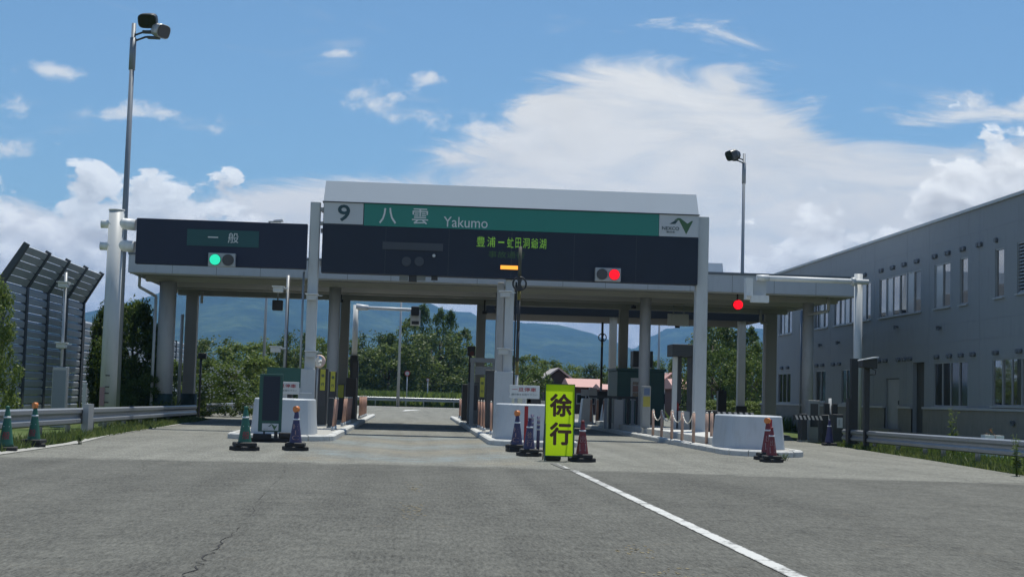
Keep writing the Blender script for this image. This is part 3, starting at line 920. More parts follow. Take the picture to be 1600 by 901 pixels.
def logo(parent, cx, cz, s, y):
    def P(l): return [(cx+a*s, y, cz+b*s) for a, b in l]
    MB().add(P([(-1.0, .10), (-.50, .12), (-.28, .42), (-.52, .42)]), [(0, 1, 2, 3)]).build('logo', M_LETTERD, parent)
    MB().add(P([(-.60, .44), (-.30, .62), (-.10, .62), (.52, .18), (.42, -.72), (-.20, .46), (-.30, .44)]), [(0, 1, 6), (1, 2, 5, 6), (2, 3, 4, 5)]).build('logo', M_LETTERG, parent)
    MB().add(P([(.52, .18), (.86, .42), (.98, .42), (.42, -.72)]), [(0, 1, 2, 3)]).build('logo', M_LETTERG, parent)
lc = at(1064.5, 352.5, Y0)
logo(op, lc.x, lc.z, .385, yt)
disp = sg.children[0]
# message display lettering
x0, x1 = 745, 853
chars = [('豊', 744.6, 757.8), ('浦', 761.5, 774), ('－', 778.5, 788), ('虻', 792.5, 802.5), ('田', 805.5, 814), ('洞', 817, 827.5), ('爺', 830, 841), ('湖', 843, 853.5)]
for ch, a, b in chars:
    xm = (a+b)/2
    zc = at(xm, 377.0+(xm-745)*.038, Y0).z
    if ch == '－': MB().box(gx(a, Y0, 378), gx(b, Y0, 378), yt-.002, yt, zc-.022, zc+.022).build('lettering', M_LED, disp)
    else: text(ch, disp, M_LED, gx(a, Y0, 378), gx(b, Y0, 378), zc-.16, zc+.16, yt, -0.004)
text('事故通行', disp, M_LEDDIM, gx(763, Y0, 398), gx(820, Y0, 398), pz(403, 790), pz(392.5, 790), yt)
p0 = at(782, 417, Y0); p1 = at(809, 418, Y0)
MB().box(p0.x, p1.x, yt-.04, Y0, p0.z-.07, p0.z+.05).build('amber_bar', M_ORANGE, disp)
MB().box(p0.x-.02, p1.x+.02, yt-.03, Y0, p0.z-.09, p0.z+.07).build('amber_housing', M_BLACK, disp)
# unlit plates on the display's left half
pa = at(598, 376, Y0); pb = at(692, 394, Y0)
MB().box(pa.x, pb.x, Y0-.03, Y0, pb.z+.03, pa.z-.03).build('unlit_plate', M_LENSDIM, disp)
for px in (635, 655):
    q = at(px, 408.5, Y0)
    MB().tube((q.x, Y0-.05, q.z), (q.x, Y0, q.z), .15, n=20).build('unlit_lens', M_LENSDIM, disp)
for px in (631, 658):
    q = at(px, 432, Y0)
    MB().box(q.x-.14, q.x+.14, Y0+.05, Y0+.3, q.z-.11, SZ0+.12).build('bottom_box', mat('box_grey', (0.17, 0.18, 0.17), 0.6), disp)
q = at(645, 433, Y0); MB().box(q.x-.13, q.x+.13, Y0+.08, Y0+.3, q.z-.13, SZ0+.1).build('bottom_box', M_BLACK, disp)
q = at(679, 433, Y0); MB().box(q.x-.10, q.x+.10, Y0+.08, Y0+.3, q.z-.08, SZ0+.1).build('bottom_box', M_BLACK, disp)
q = at(678, 399.5, Y0); MB().tube((q.x, Y0-.05, q.z), (q.x, Y0, q.z), .05, n=10).build('small_lamp', M_STEEL, disp)

# ------------------------------------------------------------------ left sign
s1 = thing('lane_sign', 'dark blue-black board with small green plate over the left lane', 'sign', (-6, GY, 5.07))
A = at(215, 341, GY); B = at(480.5, 420.5, GY)
lx0, lx1, lz0, lz1 = -8.79, -3.50, 5.07, 6.49
LY = GY-.16
bd = MB().box(lx0, lx1, LY, LY+.3, lz0, lz1).build('board', mat('left_board', (0.022, 0.030, 0.058), 0.5, 0, 0.1, 1.5, spec=0.3), s1, bevel=.01)
a = at(293, 356, LY); b = at(404, 387, LY)
pl = MB().box(a.x, b.x, LY-.012, LY, b.z, a.z-.03).build('plate', mat('teal_plate', (0.008, 0.075, 0.085), 0.45), bd)
text('一', pl, M_LETTER, gx(325, LY, 370), gx(341, LY, 370), pz(371.2, 333), pz(369.4, 333), LY-.018)
text('般', pl, M_LETTER, gx(356.5, LY, 371), gx(373, LY, 371), pz(379.5, 365), pz(363.5, 365), LY-.018, .0)
def signal(label, px0, px1, py0, py1, Y, on, where, grp='two-lens lane signals'):
    a = at(px0, py0, Y); b = at(px1, py1, Y)
    t = thing('lane_signal', label, 'signal', ((a.x+b.x)/2, Y, b.z), grp)
    MB().box(a.x, b.x, Y-.2, Y+.02, b.z, a.z).build('housing', M_SIGBOX, t, bevel=.012)
    cz = (a.z+b.z)/2; wd = b.x-a.x
    for k in (0, 1):
        cx = a.x+wd*(.26 if k == 0 else .74)
        r = min(wd*.2, (a.z-b.z)*.40)
        MB().tube((cx, Y-.225, cz), (cx, Y-.19, cz), r+.012, n=24).build('bezel', M_BLACK, t)
        MB().tube((cx, Y-.245, cz), (cx, Y-.22, cz), r, n=24).build('lens', on if k == where else M_LENSOFF, t)
    return t
signal('grey two-lens signal with green lamp lit, on the left lane board', 327, 368, 395.5, 418, LY-.03, M_GRN, 0)
signal('grey two-lens signal with red lamp lit, on the main sign board', 929.5, 968.5, 418.5, 440.5, Y0-.03, M_RED, 1)
# red lamp under the canopy
p = at(1153, 476, 53.6)
rl = thing('red_lamp', 'single round red lamp glowing under the canopy right of the gate sign', 'lamp', (p.x, 53.6, p.z))
MB().tube((p.x, 53.5, p.z), (p.x, 53.62, p.z), .165, n=24).build('lens', M_RED, rl)
MB().tube((p.x, 53.625, p.z), (p.x, 53.75, p.z), .185, n=24).build('housing', M_BLACK, rl)
MB().tube((p.x, 53.69, p.z+.1), (p.x, 53.69, CZ0+.02), .03).build('hanger', M_BLACK, rl)

# big round post of the left sign with clamp arms
bp_ = thing('sign_post', 'thick pale round steel post with stub arms holding the left lane board', 'post', (-9.45, 46.6, 0))
BX = -9.47
MB().tube((BX, 46.6, 0), (BX, 46.6, 6.72), .26, .235, n=24).build('post', M_STEEL, bp_)
MB().tube((BX, 46.6, 6.72), (BX, 46.6, 6.76), .25, n=24).build('cap', M_WHITE, bp_)
for z in (6.27, 5.58):
    MB().tube((BX-.46, 46.6, z+.02), (BX, 46.6, z+.02), .13, n=16).build('arm', M_WHITE, bp_)
    MB().tube((BX, 46.6, z+.06), (BX+.62, 46.55, z+.02), .18, n=16).build('arm', M_WHITE, bp_)
    MB().tube((BX-.13, 46.6, z-.02), (BX-.11, 46.6, z+.0), .2, n=16).build('collar', M_WHITE, bp_)
for px, zz in ((164, 1.55), (164, 1.2), (161, 1.0), (162, .72)):
    MB().box(BX-.05, BX+.08, 46.325, 46.342, zz, zz+.03).build('band_mark', M_BLACK, bp_)
text('火', bp_, M_LETTERR, BX-.17, BX-.03, .72, 1.15, 46.33, .0, name='faded_mark') if False else None
MB().box(BX-.20, BX-.05, 46.318, 46.33, .62, 1.2).build('faded_sticker', mat('faded_red', (0.36, 0.22, 0.22), 0.7), bp_)

# ------------------------------------------------------------------ floodlight masts
def mast(px_top, py_top, px_base, Y, r0, r1, label):
    t = at(px_top, py_top, Y)
    X = t.x
    m = thing('floodlight_mast', label, 'light mast', (X, Y, 0), 'tall floodlight masts')
    MB().tube((X, Y, 0), (X, Y, t.z), r0, r1, n=14).build('pole', M_MASTD, m)
    MB().tube((X, Y, t.z-1.6), (X, Y, t.z-.5), r1+.035, n=14).build('collar', M_MASTD, m)
    return m, X, t.z
def lamp_head(m, c, ax, tilt, s, back, name='floodlight'):
    """drum floodlight: rounded housing with glass front; ax = facing direction"""
    d = Vector(ax).normalized()
    c = Vector(c)
    u = d.cross(Vector((0, 0, 1))).normalized(); v = u.cross(d)
    rings = []
    for t, r in ((-.55, .18), (-.50, .30), (-.25, .47), (.0, .52), (.22, .52), (.26, .50)):
        ring = []
        for i in range(20):
            a = 6.283185*i/20
            e = .6
            cx = math.copysign(abs(math.cos(a))**e, math.cos(a)); sy = math.copysign(abs(math.sin(a))**e, math.sin(a))
            ring.append(c+d*(t*s)+u*(r*s*cx*1.05)+v*(r*s*sy*.8))
        rings.append(ring)
    h = MB().loft(rings).build(name, back, m)
    MB().loft([[p+d*.005 for p in [c+d*(.262*s)+(q-(c+d*(.26*s)))*.9 for q in rings[-1]]], [c+d*(.285*s)+(q-(c+d*(.26*s)))*.9 for q in rings[-1]]]).build('glass', M_DGLASS, h)
    return h
M_LAMPH = mat('lamp_housing', (0.34, 0.35, 0.36), 0.35, 0.6)
M_LAMPD = mat('lamp_housing_dark', (0.05, 0.055, 0.06), 0.4, 0.3)
m1, mx, mz = mast(209.5, 37, 187, 50.0, .13, .075, 'tall grey floodlight mast with two lamp heads at the left')
for dz, dx in ((-.42, 0), (-.62, .02)):
    MB().path([(mx, 50, mz+dz), (mx+.42, 49.95, mz+dz+.16), (mx+.72, 49.9, mz+dz+.16)], .035).build('arm', M_LAMPD, m1)
MB().cbox(mx+.55, 49.9, mz-.34, .45, .18, .08).build('arm_plate', M_LAMPD, m1)
MB().cbox(mx+.70, 49.9, mz-.52, .42, .2, .07).build('arm_plate', M_LAMPD, m1)
lamp_head(m1, (mx+.50, 49.85, mz+.09), (-.1, -.75, -.35), 0, .60, M_LAMPD)
lamp_head(m1, (mx+.92, 49.9, mz-.24), (.75, -.5, -.25), 0, .58, M_LAMPH)
m2, mx, mz = mast(1163, 240, 1156, 76.0, .12, .07, 'tall grey floodlight mast rising behind the canopy at the right')
for dz in (-.36, -.52):
    MB().path([(mx, 76, mz+dz), (mx-.35, 75.95, mz+dz+.12), (mx-.60, 75.9, mz+dz+.14)], .035).build('arm', M_LAMPD, m2)
lamp_head(m2, (mx-.72, 75.8, mz-.14), (-.75, -.25, -.35), 0, .66, M_LAMPD)
lamp_head(m2, (mx-.50, 76.2, mz-.10), (-.5, .7, -.3), 0, .6, M_LAMPD)

# street lamps further off
def street_lamp(px, py_top, px_b, Y, side, label, head=True):
    t = at(px, py_top, Y)
    m = thing('street_lamp', label, 'street lamp', (t.x, Y, 0), 'slim street lamps beyond the gate')
    MB().tube((t.x, Y, 0), (t.x, Y, t.z), .09*Y/80, .05*Y/80, n=10).build('pole', M_POLE, m)
    s = Y/80
    MB().box(t.x-.05, t.x+.62*s*side, Y-.1, Y+.1, t.z, t.z+.05*s).build('arm', M_POLE, m)
    MB().loft([[(t.x+.2*s*side, Y-.14*s, t.z+.03*s), (t.x+.75*s*side, Y-.16*s, t.z+.05*s), (t.x+.75*s*side, Y+.16*s, t.z+.05*s), (t.x+.2*s*side, Y+.14*s, t.z+.03*s)],
               [(t.x+.24*s*side, Y-.1*s, t.z+.12*s), (t.x+.7*s*side, Y-.1*s, t.z+.17*s), (t.x+.7*s*side, Y+.1*s, t.z+.17*s), (t.x+.24*s*side, Y+.1*s, t.z+.12*s)]]).build('lamp_head', M_POLE, m)
street_lamp(421, 347, 415, 84, 1, 'slim street lamp whose head shows above the left lane board')
street_lamp(628, 440, 623, 146, 1, 'slim pole standing in front of the poplars beyond the centre lane')
street_lamp(1031, 470, 1029, 95, 1, 'slim pole seen between the toll booths')

# ------------------------------------------------------------------ overhead camera arms
la = thing('overhead_camera_mast', 'white L-shaped arm carrying a camera box over the centre lane', 'camera arm', (gx(554, 66, 600), 66, 0))
X0 = gx(555, 66, 520)
zt = at(557, 478, 66).z
MB().tube((X0, 66, 2.9), (X0, 66, zt+.05), .12, n=16).build('post', M_WHITE, la)
MB().box(X0-.16, X0+.16, 65.85, 66.15, .1, 2.9).build('post_guard', M_BLACK, la)
MB().tube((X0, 66, zt-.04), (X0+.55, 66, zt-.06), .15, .11, n=16).build('arm_joint', M_WHITE, la)
X1 = gx(650, 66, 490)
MB().tube((X0+.4, 66, zt-.06), (X1, 66, zt-.09), .075, n=12).build('arm', M_WHITE, la)
cb = MB().box(X1-.24, X1+.2, 65.75, 66.2, zt-.78, zt-.1).build('camera_box', M_WHITE, la)
MB().box(X1-.22, X1+.14, 65.55, 65.748, zt-.36, zt+.05).build('camera_hood', M_BLACK, cb, bevel=.03)
MB().box(X1-.18, X1+.14, 65.735, 65.749, zt-.74, zt-.60).build('camera_window', M_LENSOFF, cb)
ra = thing('overhead_camera_mast', 'white horizontal pole arm with a box hanging over the far right lane', 'camera arm', (14.3, 47, 0))
RX = gx(1341, 47, 470); RZ = at(1341, 428, 47).z
MB().tube((RX, 47, 0), (RX, 47, RZ), .135, n=16).build('post', M_STEEL, ra)
XA = gx(1181, 47, 440); ZA = at(1341, 441, 47).z
MB().tube((XA, 46.8, ZA+.02), (RX+.27, 46.8, ZA+.0), .085, n=14).build('arm', M_WHITE, ra)
MB().tube((XA-.02, 46.8, ZA+.02), (XA+.38, 46.8, ZA+.02), .10, n=14).build('arm_sleeve', M_WHITE, ra)
MB().tube((RX-.30, 46.8, ZA), (RX-.17, 46.8, ZA), .14, n=14).build('clamp', M_STEEL, ra)
bx0 = gx(1170.5, 46.8, 455); bx1 = gx(1199, 46.8, 455)
bz0 = at(1185, 473, 46.8).z
hb2 = MB().box(bx0+.02, bx1, 46.55, 46.75, bz0, bz0+.20).build('hanging_box', M_WHITE, ra)
MB().box(bx0-.1, bx1-.0, 46.55, 47.0, bz0+.2, bz0+.23).build('box_lid', M_WHITE, ra)
MB().box(bx0-.12, bx0+.1, 46.7, 47.0, bz0+.1, ZA+.0).build('hanger_plate', M_WHITE, ra)
MB().box(bx0+.12, bx1-.02, 46.9, 47.0, bz0+.2, ZA-.05).build('back_plate', M_STEEL, ra)

# camera on black post
cp = thing('camera_post', 'black post with a hooded camera box beside the right guardrail', 'camera', (gx(1354, 44, 620), 44, 0))
cx_ = gx(1354, 44, 620)
MB().box(cx_-.075, cx_+.075, 43.93, 44.07, 0, 2.45).build('post', M_BLACK, cp)
z = at(1355, 574, 44).z
MB().loft([[(cx_-.26, 43.6, z), (cx_+.2, 43.6, z-.04), (cx_+.24, 44.25, z), (cx_-.2, 44.25, z)], [(cx_-.26, 43.6, z+.2), (cx_+.2, 43.6, z+.28), (cx_+.24, 44.25, z+.28), (cx_-.2, 44.25, z+.2)]]).build('camera_body', M_BLACK, cp, bevel=.02)
MB().loft([[(cx_-.28, 43.5, z+.205), (cx_+.22, 43.5, z+.29), (cx_+.24, 44.25, z+.29), (cx_-.22, 44.25, z+.205)], [(cx_-.27, 43.5, z+.235), (cx_+.21, 43.5, z+.33), (cx_+.24, 44.25, z+.33), (cx_-.2, 44.25, z+.235)]]).build('camera_hood', M_STEEL, cp)
MB().path([(cx_+.1, 44.0, z), (cx_+.28, 44.0, z-.08), (cx_+.26, 44.0, z-.2), (cx_+.07, 44.0, z-.22)], .014, 6).build('cable', M_BLACK, cp)
bk = thing('black_pillar', 'tall black pillar against the pale pole beside the right lane', 'pillar', (gx(1334.5, 46, 620), 46.2, 0))
bx_ = gx(1334.5, 46.2, 620)
MB().box(bx_-.12, bx_+.10, 46.1, 46.3, 0, at(1334, 560, 46.2).z).build('post', M_BLACK, bk)
MB().box(bx_-.22, bx_-.122, 46.05, 46.35, 0, at(1328, 622, 46.2).z).build('guard_plate', M_BLACK, bk)

# ================================================================== BUILDING
BXW = 19.0
bl = thing('office_building', 'two-storey blue-grey office building with window rows at the right', 'building', (BXW, 60, 0))
ups = [(62.80, 65.85, 4.90, 6.54, 4), (66.9, 69.2, 4.90, 6.54, 3), (73.4, 75.9, 4.90, 6.54, 3), (54.36, 59.35, 4.92, 6.52, 6), (60.5, 61.9, 4.92, 6.54, 2), (51.3, 52.9, 4.93, 6.54, 2), (49.62, 50.36, 4.92, 6.56, 1), (46.48, 47.22, 4.96, 6.57, 1), (43.6, 45.44, 4.98, 6.6, 3), (40.0, 41.8, 4.96, 6.57, 2)]
lows = [(42.8, 47.4, 1.42, 2.95, 6), (49.6, 52.9, 1.36, 2.95, 4), (67.15, 68.8, 1.45, 2.91, 2), (73.5, 76.0, 1.36, 2.88, 3), (63.2, 64.6, 1.40, 2.90, 2)]
door = (56.75, 58.4, .45, 2.43); rec = (53.92, 55.18, .35, 3.0)
openings = [o[:4] for o in ups+lows] + [door, rec]
ys = sorted({37.0, 79.6} | {v for o in openings for v in o[:2]})
zs = sorted({0.0, 8.10, 1.25} | {v for o in openings for v in o[2:4]})
wall = MB(); plin = MB()
for i in range(len(ys)-1):
    for j in range(len(zs)-1):
        ym = (ys[i]+ys[i+1])/2; zm = (zs[j]+zs[j+1])/2
        if any(o[0] < ym < o[1] and o[2] < zm < o[3] for o in openings): continue
        tgt = plin if zm < 1.25 else wall
        x0 = BXW-.05 if zm < 1.25 else BXW
        tgt.add([(x0, ys[i], zs[j]), (x0, ys[i+1], zs[j]), (x0, ys[i+1], zs[j+1]), (x0, ys[i], zs[j+1])], [(3, 2, 1, 0)])
for o in openings:   # reveals
    for (a, b) in (((o[0], o[2]), (o[0], o[3])), ((o[1], o[3]), (o[1], o[2])), ((o[0], o[3]), (o[1], o[3])), ((o[1], o[2]), (o[0], o[2]))):
        wall.add([(BXW-.0, a[0], a[1]), (BXW-.0, b[0], b[1]), (BXW+.16, b[0], b[1]), (BXW+.16, a[0], a[1])], [(0, 1, 2, 3)])
wall.add([(BXW, 37, 0), (31, 37, 0), (31, 37, 8.1), (BXW, 37, 8.1)], [(0, 1, 2, 3)])
wall.add([(BXW, 79.6, 0), (31, 79.6, 0), (31, 79.6, 8.1), (BXW, 79.6, 8.1)], [(3, 2, 1, 0)])
wall.build('wall', M_WALL, bl)
plin.build('plinth', M_PLINTH, bl)
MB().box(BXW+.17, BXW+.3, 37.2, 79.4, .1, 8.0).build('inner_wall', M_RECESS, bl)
MB().box(BXW-.08, 31.05, 36.95, 79.7, 8.10, 8.20).build('coping', mat('coping', (0.42, 0.44, 0.45), 0.5, .2), bl)
for a, b in ((37, rec[0]-.02), (rec[1]+.02, door[0]-.03), (door[1]+.03, 79.6)):
    MB().box(BXW-.10, BXW-.002, a, b, 1.25, 1.33).build('ledge', M_LEDGE, bl)
# faint horizontal joints of the cladding
for z in (3.66, 4.3, 7.3):
    MB().box(BXW-.006, BXW-.001, 37, 79.6, z, z+.018).build('cladding_joint', mat('joint_grey', (0.23, 0.25, 0.29), 0.7), bl)
for y in (40.3, 43.1, 48.55, 53.45, 55.9, 60.0, 66.4, 71.9, 77.2):
    MB().box(BXW-.005, BXW-.0005, y-.008, y+.008, 1.34, 8.09).build('cladding_joint', MATS['joint_grey'], bl)
rw = random.Random(4)
def window(o, upper, louver=False):
    y0, y1, z0, z1, n = o
    f = MB()
    t = .045
    xa, xb = BXW+.02, BXW+.10
    f.box(xa, xb, y0, y1, z1-t, z1); f.box(xa, xb, y0, y1, z0, z0+t)
    f.box(xa, xb, y0, y0+t, z0+t, z1-t); f.box(xa, xb, y1-t, y1, z0+t, z1-t)
    step = (y1-y0)/n
    for i in range(1, n): f.box(xa, xb, y0+i*step-.028, y0+i*step+.028, z0+t, z1-t)
    wn = f.build('window', M_FRAME, bl)
    for i in range(n):
        if louver:
            for k in range(14):
                zz = z0+t+(z1-z0-2*t)*k/14
                if i == 0: MB().box(xa+.03, xb-.02, y0+t, y1-t, zz, zz+.06).build('louvre_slat', M_MASTD, wn)
            continue
        mm = M_GLASS if (not upper or (i % 3) != 1) else M_BLIND
        if not upper: mm = M_DGLASS if y0 > 45 else M_GLASS
        dx_ = .05 if i % 2 else .065
        MB().box(xa+dx_-.02, xa+dx_-.012, y0+i*step+.028, y0+(i+1)*step-.028, z0+t, z1-t).build('pane', mm, wn)
    MB().box(BXW-.07, BXW+.02, y0-.05, y1+.05, z0-.055, z0-.004).build('sill', M_LEDGE, wn)
for o in ups: window(o, True, louver=(o[0] == 43.6))
for o in lows: window(o, False)
d = MB().box(BXW+.06, BXW+.11, door[0]+.04, door[1]-.04, door[2], door[3]-.03).build('door', M_DOOR, bl)
MB().box(BXW+.02, BXW+.055, door[0]+.14, door[0]+.2, 1.4, 1.55).build('handle', M_BLACK, d)
MB().box(BXW-.5, BXW-.06, door[0]-.3, door[1]+.3, 0, door[2]-.01).build('doorstep', M_PLINTH, bl)
# small wall vents in pairs
M_VENT = mat('vent', (0.12, 0.135, 0.16), 0.6)
def vent(y, z, r):
    MB().tube((BXW-.10, y, z), (BXW, y, z), r, r, 10).build('vent_hood', M_VENT, bl)
for y in (59.04, 57.6, 56.2, 54.75, 52.81, 51.5, 50.03, 48.51, 47.06, 61.28, 63.3, 65.0, 67.5):
    for dy in ((-.13, .13) if y > 47.5 else (0,)): vent(y+dy, 6.85, .085)
for y in (52.54, 51.26, 50.16, 49.05, 47.07, 45.2, 56.81, 56.1, 55.48, 59.26, 58.4, 60.4, 61.4, 62.4, 65.86, 64.9, 68.58, 67.6, 74.0, 75.2):
    for dy in (-.12, .12): vent(y+dy, 3.15, .075)
for y, z in ((56.97, 4.45), (52.19, 4.2), (64.98, 4.12), (67.9, 4.1), (61.6, 4.2), (45.5, .9)):
    MB().box(BXW-.16, BXW+0, y-.05, y+.05, z-.04, z+.04).box(BXW-.16, BXW-.1, y-.09, y+.09, z-.1, z+.06).build('wall_bracket', MATS['vent'], bl)
MB().path([(BXW-.08, 71.2, 0), (BXW-.08, 71.2, 5.9)], .07).path([(BXW-.08, 70.8, 0), (BXW-.08, 70.8, 5.9)], .07).build('pipe', M_MASTD, bl)
q = at(1540, 564, 51.0)

# ================================================================== GUARDRAILS
def guardrail(pts, label, post_dy=3.0, h=.34, group='roadside guardrails', face=-1, rear=False):
    """W-profile beam along pts (x, y, ztop) with posts behind it"""
    c0 = pts[0]
    g_ = thing('guardrail', label, 'guardrail', (c0[0], c0[1], 0), group)
    prof_ = [(0, 0), (-.055, -.03), (-.055, -.10), (-.005, -.145), (-.005, -.195), (-.055, -.24), (-.055, -.31), (0, -.34)]
    prof_ = [(a*1.0, b*h/.34) for a, b in prof_]
    prof_ = prof_ + [(a+.012, b) for a, b in reversed(prof_)]
    P = [Vector(p) for p in pts]
    for a, b in zip(P[:-1], P[1:]):
        L = (b-a).length
        k = max(1, int(round(L/4.0)))
        for i in range(k):
            s = a.lerp(b, i/k); e = a.lerp(b, (i+1)/k)
            dr = (e-s).normalized(); nrm = Vector((dr.y, -dr.x, 0)).normalized()*(1 if face > 0 else -1)
            rings = []
            for q_, t in ((s, .006 if i else 0), (e, -.006)):
                q2 = q_+dr*t
                rings.append([(q2.x-nrm.x*u*1.0, q2.y-nrm.y*u, q2.z+v) for u, v in prof_])
            MB().loft(rings).build('rail_beam', M_RAIL, g_)
        n = max(1, int(L/post_dy))
        for i in range(n+1):
            q_ = a.lerp(b, (i+.35)/(n+.6)); nrm = Vector(((b-a).y, -(b-a).x, 0)).normalized()*(1 if face > 0 else -1)
            MB().tube((q_.x-nrm.x*.12, q_.y-nrm.y*.12, -.1), (q_.x-nrm.x*.12, q_.y-nrm.y*.12, q_.z-.04), .06, n=10).build('post', M_RAIL, g_)
    return g_
def onx(px, py, X):
    d_ = fw + rt*((px-800)/F_PX) - up*((py-450.5)/F_PX)
    t_ = X/d_.x
    return (X, d_.y*t_, HC+d_.z*t_)
gl1 = guardrail([onx(-130, 642, -8.0), onx(0, 639.5, -8.15), onx(160, 636, -8.35), onx(306, 632.5, -8.75)], 'steel W-beam guardrail running along the left road edge to the canopy column', face=1, h=.40)
# end post plates on the left rail
e = onx(135, 640, -8.2)
MB().box(e[0]-.02, e[0]+.12, e[1]-.3, e[1]+.3, .0, .78).build('joint_plate', M_POLE, gl1)
guardrail([onx(322, 630, -9.2), onx(405, 628, -8.0)], 'short steel guardrail beyond the canopy columns at the left', face=1, h=.36)
guardrail([onx(1318, 670, 14.0), onx(1450, 678.5, 13.3), onx(1600, 687.5, 12.75), onx(1700, 694, 12.5)], 'steel guardrail along the grass strip in front of the office building', face=1, h=.36)
guardrail([(-14, 148.5, .9), (0, 149.5, .92), (8, 151.5, .92), (30, 160, .9)], 'pale guardrail across the far end of the centre lane', post_dy=3, face=1, h=.38)

# ================================================================== NOISE BARRIER
NX = -13.4
nb = thing('noise_barrier', 'grey louvred noise barrier wall with inward-leaning top at the far left', 'noise barrier', (NX, 54, 0))
py_ = [48.5, 51.4, 54.3, 57.2, 60.1]
def slat(mb, y0, y1, xa, za, xb, zb, n_):
    pass
ZB_, ZT_ = 4.55, 5.72; XT = -12.7
for i in range(len(py_)-1):
    a, b = py_[i]+.09, py_[i+1]-.09
    n = 16
    for k in range(n):
        z0 = ZB_*k/n; z1 = ZB_*(k+1)/n
        MB().loft([[(NX+.05, a, z0+.012), (NX+.05, b, z0+.012), (NX-.06, b, z0+.012), (NX-.06, a, z0+.012)], [(NX+.06, a, z1-.085), (NX+.06, b, z1-.085), (NX-.06, b, z1-.085), (NX-.06, a, z1-.085)], [(NX-.01, a, z1-.012), (NX-.01, b, z1-.012), (NX-.06, b, z1-.012), (NX-.06, a, z1-.012)]]).build('slat', M_NBPANEL, nb)
    for k in range(5):
        t0 = k/5+.012; t1 = (k+1)/5-.012
        p = lambda t, o: (NX+(XT-NX)*t+o*.86, ZB_+(ZT_-ZB_)*t-o*.5)
        q = [p(t0, .05), p(t1, .05), p(t1, -.05), p(t0, -.05)]
        MB().loft([[(x, a, z) for x, z in q], [(x, b, z) for x, z in q]]).build('slat', M_NBPANEL, nb)
for y in py_:
    q = [(NX+.10, 0), (NX+.10, ZB_-.03), (XT+.10, ZT_+.02), (XT-.04, ZT_+.1), (NX-.1, ZB_+.06), (NX-.1, 0)]
    MB().loft([[(x, y-.12, z) for x, z in q], [(x, y+.12, z) for x, z in q]]).build('post', M_NBPOST, nb)
nb2 = thing('low_noise_barrier', 'lower grey louvred noise wall continuing behind the roadside tree', 'noise barrier', (NX, 70, 0))
yy = 60.3
for i in range(9):
    a, b = yy+.07, yy+2.83
    for k in range(13):
        z0 = 3.85*k/13; z1 = 3.85*(k+1)/13
        MB().loft([[(NX+.05, a, z0+.012), (NX+.05, b, z0+.012), (NX-.06, b, z0+.012), (NX-.06, a, z0+.012)], [(NX+.06, a, z1-.09), (NX+.06, b, z1-.09), (NX-.06, b, z1-.09), (NX-.06, a, z1-.09)], [(NX-.01, a, z1-.012), (NX-.01, b, z1-.012), (NX-.06, b, z1-.012), (NX-.06, a, z1-.012)]]).build('slat', M_NBPANEL, nb2)
    MB().box(NX-.1, NX+.1, yy-.06, yy+.06, 0, 3.88).build('post', M_NBPOST, nb2)
    yy += 2.9
# cabinet and sensor pole in front of the barrier
kx = gx(93.5, 44, 600)
kb = thing('control_cabinet', 'grey upright control cabinet behind the left guardrail', 'cabinet', (kx, 44, 0))
MB().box(kx-.21, kx+.21, 43.9, 44.2, 0, at(94, 573, 44).z).build('body', M_POLE, kb, bevel=.015)
MB().box(kx-.18, kx+.18, 43.885, 43.9, .3, at(94, 578, 44).z).build('door', M_MASTD, kb)
MB().tube((kx-.05, 44.3, 0), (kx-.05, 44.3, at(91, 425, 44.3).z), .045).build('pole', M_POLE, kb)
sensor(102, 441, 44.3, .85, kb); sensor(99, 535, 44.3, .85, kb)
rx_ = gx(132, 42, 620)
rp = thing('reflector_post', 'short grey roadside post just left of the thick sign post', 'post', (rx_, 42, 0))
MB().box(rx_-.05, rx_+.05, 41.95, 42.05, 0, at(132, 600, 42).z).build('post', M_POLE, rp)
MB().box(rx_-.06, rx_+.06, 41.94, 42.06, at(132, 600, 42).z, at(132, 598, 42).z).build('cap', M_STEEL, rp)

